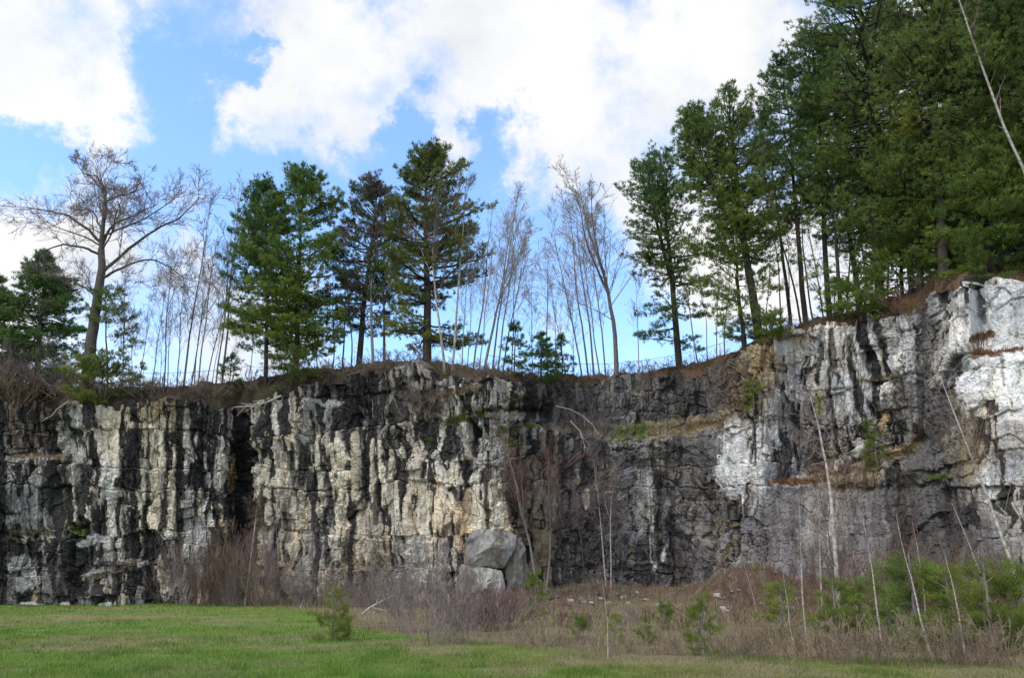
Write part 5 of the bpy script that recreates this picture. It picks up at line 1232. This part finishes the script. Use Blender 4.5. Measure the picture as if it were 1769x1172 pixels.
for k, (l, pix, Y) in enumerate([('pale rounded block capping the rim left of the notch', [(676, 640), (690, 628), (718, 624), (735, 632), (730, 650), (690, 655)], 65.0), ('lower pale block of the capping pair left of the notch', [(690, 656), (735, 645), (745, 660), (735, 672), (700, 670)], 64.6), ('tan block on the rim over the lower left wall', [(260, 700), (300, 695), (302, 715), (262, 722)], 65.8),
        ('ochre block jutting from the rim at the foot of the right wood', [(1280, 620), (1300, 605), (1330, 597), (1338, 612), (1320, 630), (1286, 632)], 63.4), ('grey capstone at the corner of the rim by the ochre block', [(1340, 580), (1352, 572), (1385, 568), (1395, 575), (1350, 588)], 62.6)]):
    outline_rock(l, pix, Y + .4, 1.6, [M_BOULDER, M_BOULDER, M_BOULDER, M_BOULDER, M_BOULDER][k], 40 + k, group='blocks on the rim')
rngb = np.random.default_rng(6)
kk = 0
for k in range(34):
    px = rngb.uniform(935, 1120); py = rngb.uniform(1015, 1068); Y = 62.5 - (py - 1015) * .14
    b = at(px, py, Y); z = float(gz(b[0], b[1])); s = rngb.uniform(.15, .5)
    pts = rngb.normal(0, 1, (14, 3)); pts /= np.linalg.norm(pts, axis=1)[:, None]; pts *= np.array([1, .9, .65]) * s
    hull_rock('rubble_stone', 'grey broken stone in the rubble heap under the dark wall', pts * .65 + np.array([b[0], b[1], z + s * .15]), M_BOULDER, 60 + k, cat='stone', group='stones of the rubble heap', rough=.03, cuts=1)

for k in range(40):
    px = rngb.uniform(1225, 1380); py = rngb.uniform(1000, 1065); Y = 54.5 - (py - 1000) * .12
    b = at(px, py, Y); z = float(gz(b[0], b[1])); q = rngb.uniform(.08, .32)
    pts = rngb.normal(0, 1, (14, 3)); pts /= np.linalg.norm(pts, axis=1)[:, None]; pts *= np.array([1, .9, .65]) * q
    hull_rock('rubble_stone', 'grey broken stone lying on the reddish mound', pts + np.array([b[0], b[1], z + q * .25]), M_BOULDER, 160 + k, cat='stone', group='stones of the reddish mound', rough=.03, cuts=1)

# ------------------------------------------------------------------ dead wood
def dead(name, label, pix, Yfn, r, mat, cat, forks=0, seed=1):
    rng = np.random.default_rng(seed)
    P = np.array([at(x, y, Yfn) if not callable(Yfn) else Yfn(x, y) for x, y in pix])
    b = P[0].copy(); tb = Tubes()
    tb.add(P - b, np.linspace(r, r * .4, len(P)), 6)
    if forks: twigs(tb, rng, P - b, r, r * .4, np.linalg.norm(P[-1] - P[0]), 0, [dict(n=forks, **{'from': .3}, ang=.6, len=.45, r=.6, rmin=.02, pts=5, wob=.15, up=-.02, k=4)])
    o = obj(name, tb.mesh(name), mat); o.location = b
    return tag(o, label, cat)
front = lambda off: (lambda x, y: wall(x, y) + np.array([0, -off, 0]))
dead('dead_branch', 'bleached dead branch sticking out under the left rim', [(128, 698), (112, 712), (98, 722), (82, 733)], front(.5), .08, M_DEAD, 'dead branch', 4, 3)
dead('dead_branch', 'bleached forked dead branch over the black cleft', [(486, 684), (460, 696), (440, 702), (405, 704)], 66.0, .09, M_DEAD, 'dead branch', 8, 5)
dead('dead_branch', 'curved dead branch hanging over the dark ledge by the gap', [(960, 702), (985, 708), (1005, 718), (1024, 735), (1030, 745)], 67.5, .045, M_DEAD, 'dead branch', 5, 6)
dead('dead_branch', 'thin bleached branch dangling below the bench edge', [(985, 728), (1002, 745), (1006, 758), (1011, 775)], 67.0, .06, M_DEAD, 'dead branch', 3, 7)
dead('fallen_log', 'tan fallen log on the reddish ledge under the white rock', [(1522, 786), (1545, 777), (1566, 768)], front(.35), .16, M_TANWOOD, 'log', 0, 8)
dead('dead_branch', 'pale fallen stem leaning on the bench below the ochre blocks', [(1296, 685), (1280, 662), (1264, 642)], front(.5), .06, M_DEAD, 'dead branch', 2, 9)
dead('dead_branch', 'grey broken stem leaning beside the lone young pine', [(600, 1083), (640, 1050), (678, 1030)], 45, .07, M_DEAD, 'dead branch', 3, 10)
dead('fallen_log', 'long grey log lying behind the young pines', [(1485, 1050), (1560, 1047), (1650, 1050)], 42, .1, M_TWIG, 'log', 2, 11)
dead('dead_branch', 'dark fallen stem across the rim by the tallest pine', [(600, 652), (640, 640), (684, 618)], front(.6), .09, M_OAKBARK, 'dead branch', 4, 12)

# ------------------------------------------------------------------ fences, survey plates
def fence(label, pxs, back, H):
    pts = [top_spot(p, back) for p in pxs]
    b = pts[0]
    t = thing('chain_link_fence', label, 'fence', b)
    for p in pts:
        q = Tubes(); q.add(np.array([p - b + np.array([0, 0, -.4]), p - b + np.array([0, 0, H + .05])]), .035, 6)
        obj('post', q.mesh('post'), M_STEEL, t)
    top = Tubes(); top.add(np.array([p - b + np.array([0, 0, H]) for p in pts]), .022, 5)
    obj('top_rail', top.mesh('top_rail'), M_STEEL, t)
    w = Tubes()
    for a, c in zip(pts[:-1], pts[1:]):
        L = np.linalg.norm(c - a); n = int(L / .16)
        for k in range(n):
            for s in (1, -1):
                p0 = a + (c - a) * (k / n); e = (k + s * H / .16 * .5) / n
                f = 1.0
                if e > 1: f = (1 - k / n) / (e - k / n); e = 1
                if e < 0: f = (k / n) / (k / n - e); e = 0
                p1 = a + (c - a) * e
                w.add(np.array([p0 - b + np.array([0, 0, .03]), p1 - b + np.array([0, 0, .03 + (H - .03) * f])]), .003, 3)
    obj('wire_mesh', w.mesh('wire_mesh'), M_STEEL, t)
fence('chain link fence along the rim across the sky gap', [840, 885, 930, 975, 1020, 1065, 1110, 1155, 1200, 1245, 1282], 3.4, 1.25)
fence('chain link fence along the rim behind the slender bare trees', [130, 180, 230, 280, 330, 380, 430], 3.4, 1.3)

def plate(label, px, py, w, h):
    p = wall(px, py) + np.array([0, -.35, 0])
    bm = bmesh.new(); bmesh.ops.create_cube(bm, size=1)
    for v in bm.verts: v.co = (v.co.x * w, v.co.y * .06, v.co.z * h)
    bmesh.ops.bevel(bm, geom=bm.edges[:], offset=.012, segments=2, affect='EDGES')
    me = bpy.data.meshes.new('plate'); bm.to_mesh(me); bm.free()
    t = thing('survey_plate', label, 'survey plate', p)
    obj('plate', me, M_WHITE, t)
    bm = bmesh.new(); bmesh.ops.create_cube(bm, size=1)
    for v in bm.verts: v.co = (v.co.x * w * .45 + .02 * w, v.co.y * .02 - .038, v.co.z * h * .4)
    me = bpy.data.meshes.new('window'); bm.to_mesh(me); bm.free()
    obj('dark_square', me, M_BLACKP, t)
    tb = Tubes(); tb.add(np.array([[0, .0, -h * .1], [0, .8, -h * .1]]), .02, 5); obj('bracket', tb.mesh('bracket'), M_STEEL, t)
plate('small white survey plate with dark square on the cream face', 790, 838, .28, .26)
plate('small white survey plate beside the white patch of rock', 1237, 790, .34, .34)
plate('small white survey plate under the overhang of the white rock', 1656, 646, .3, .24)
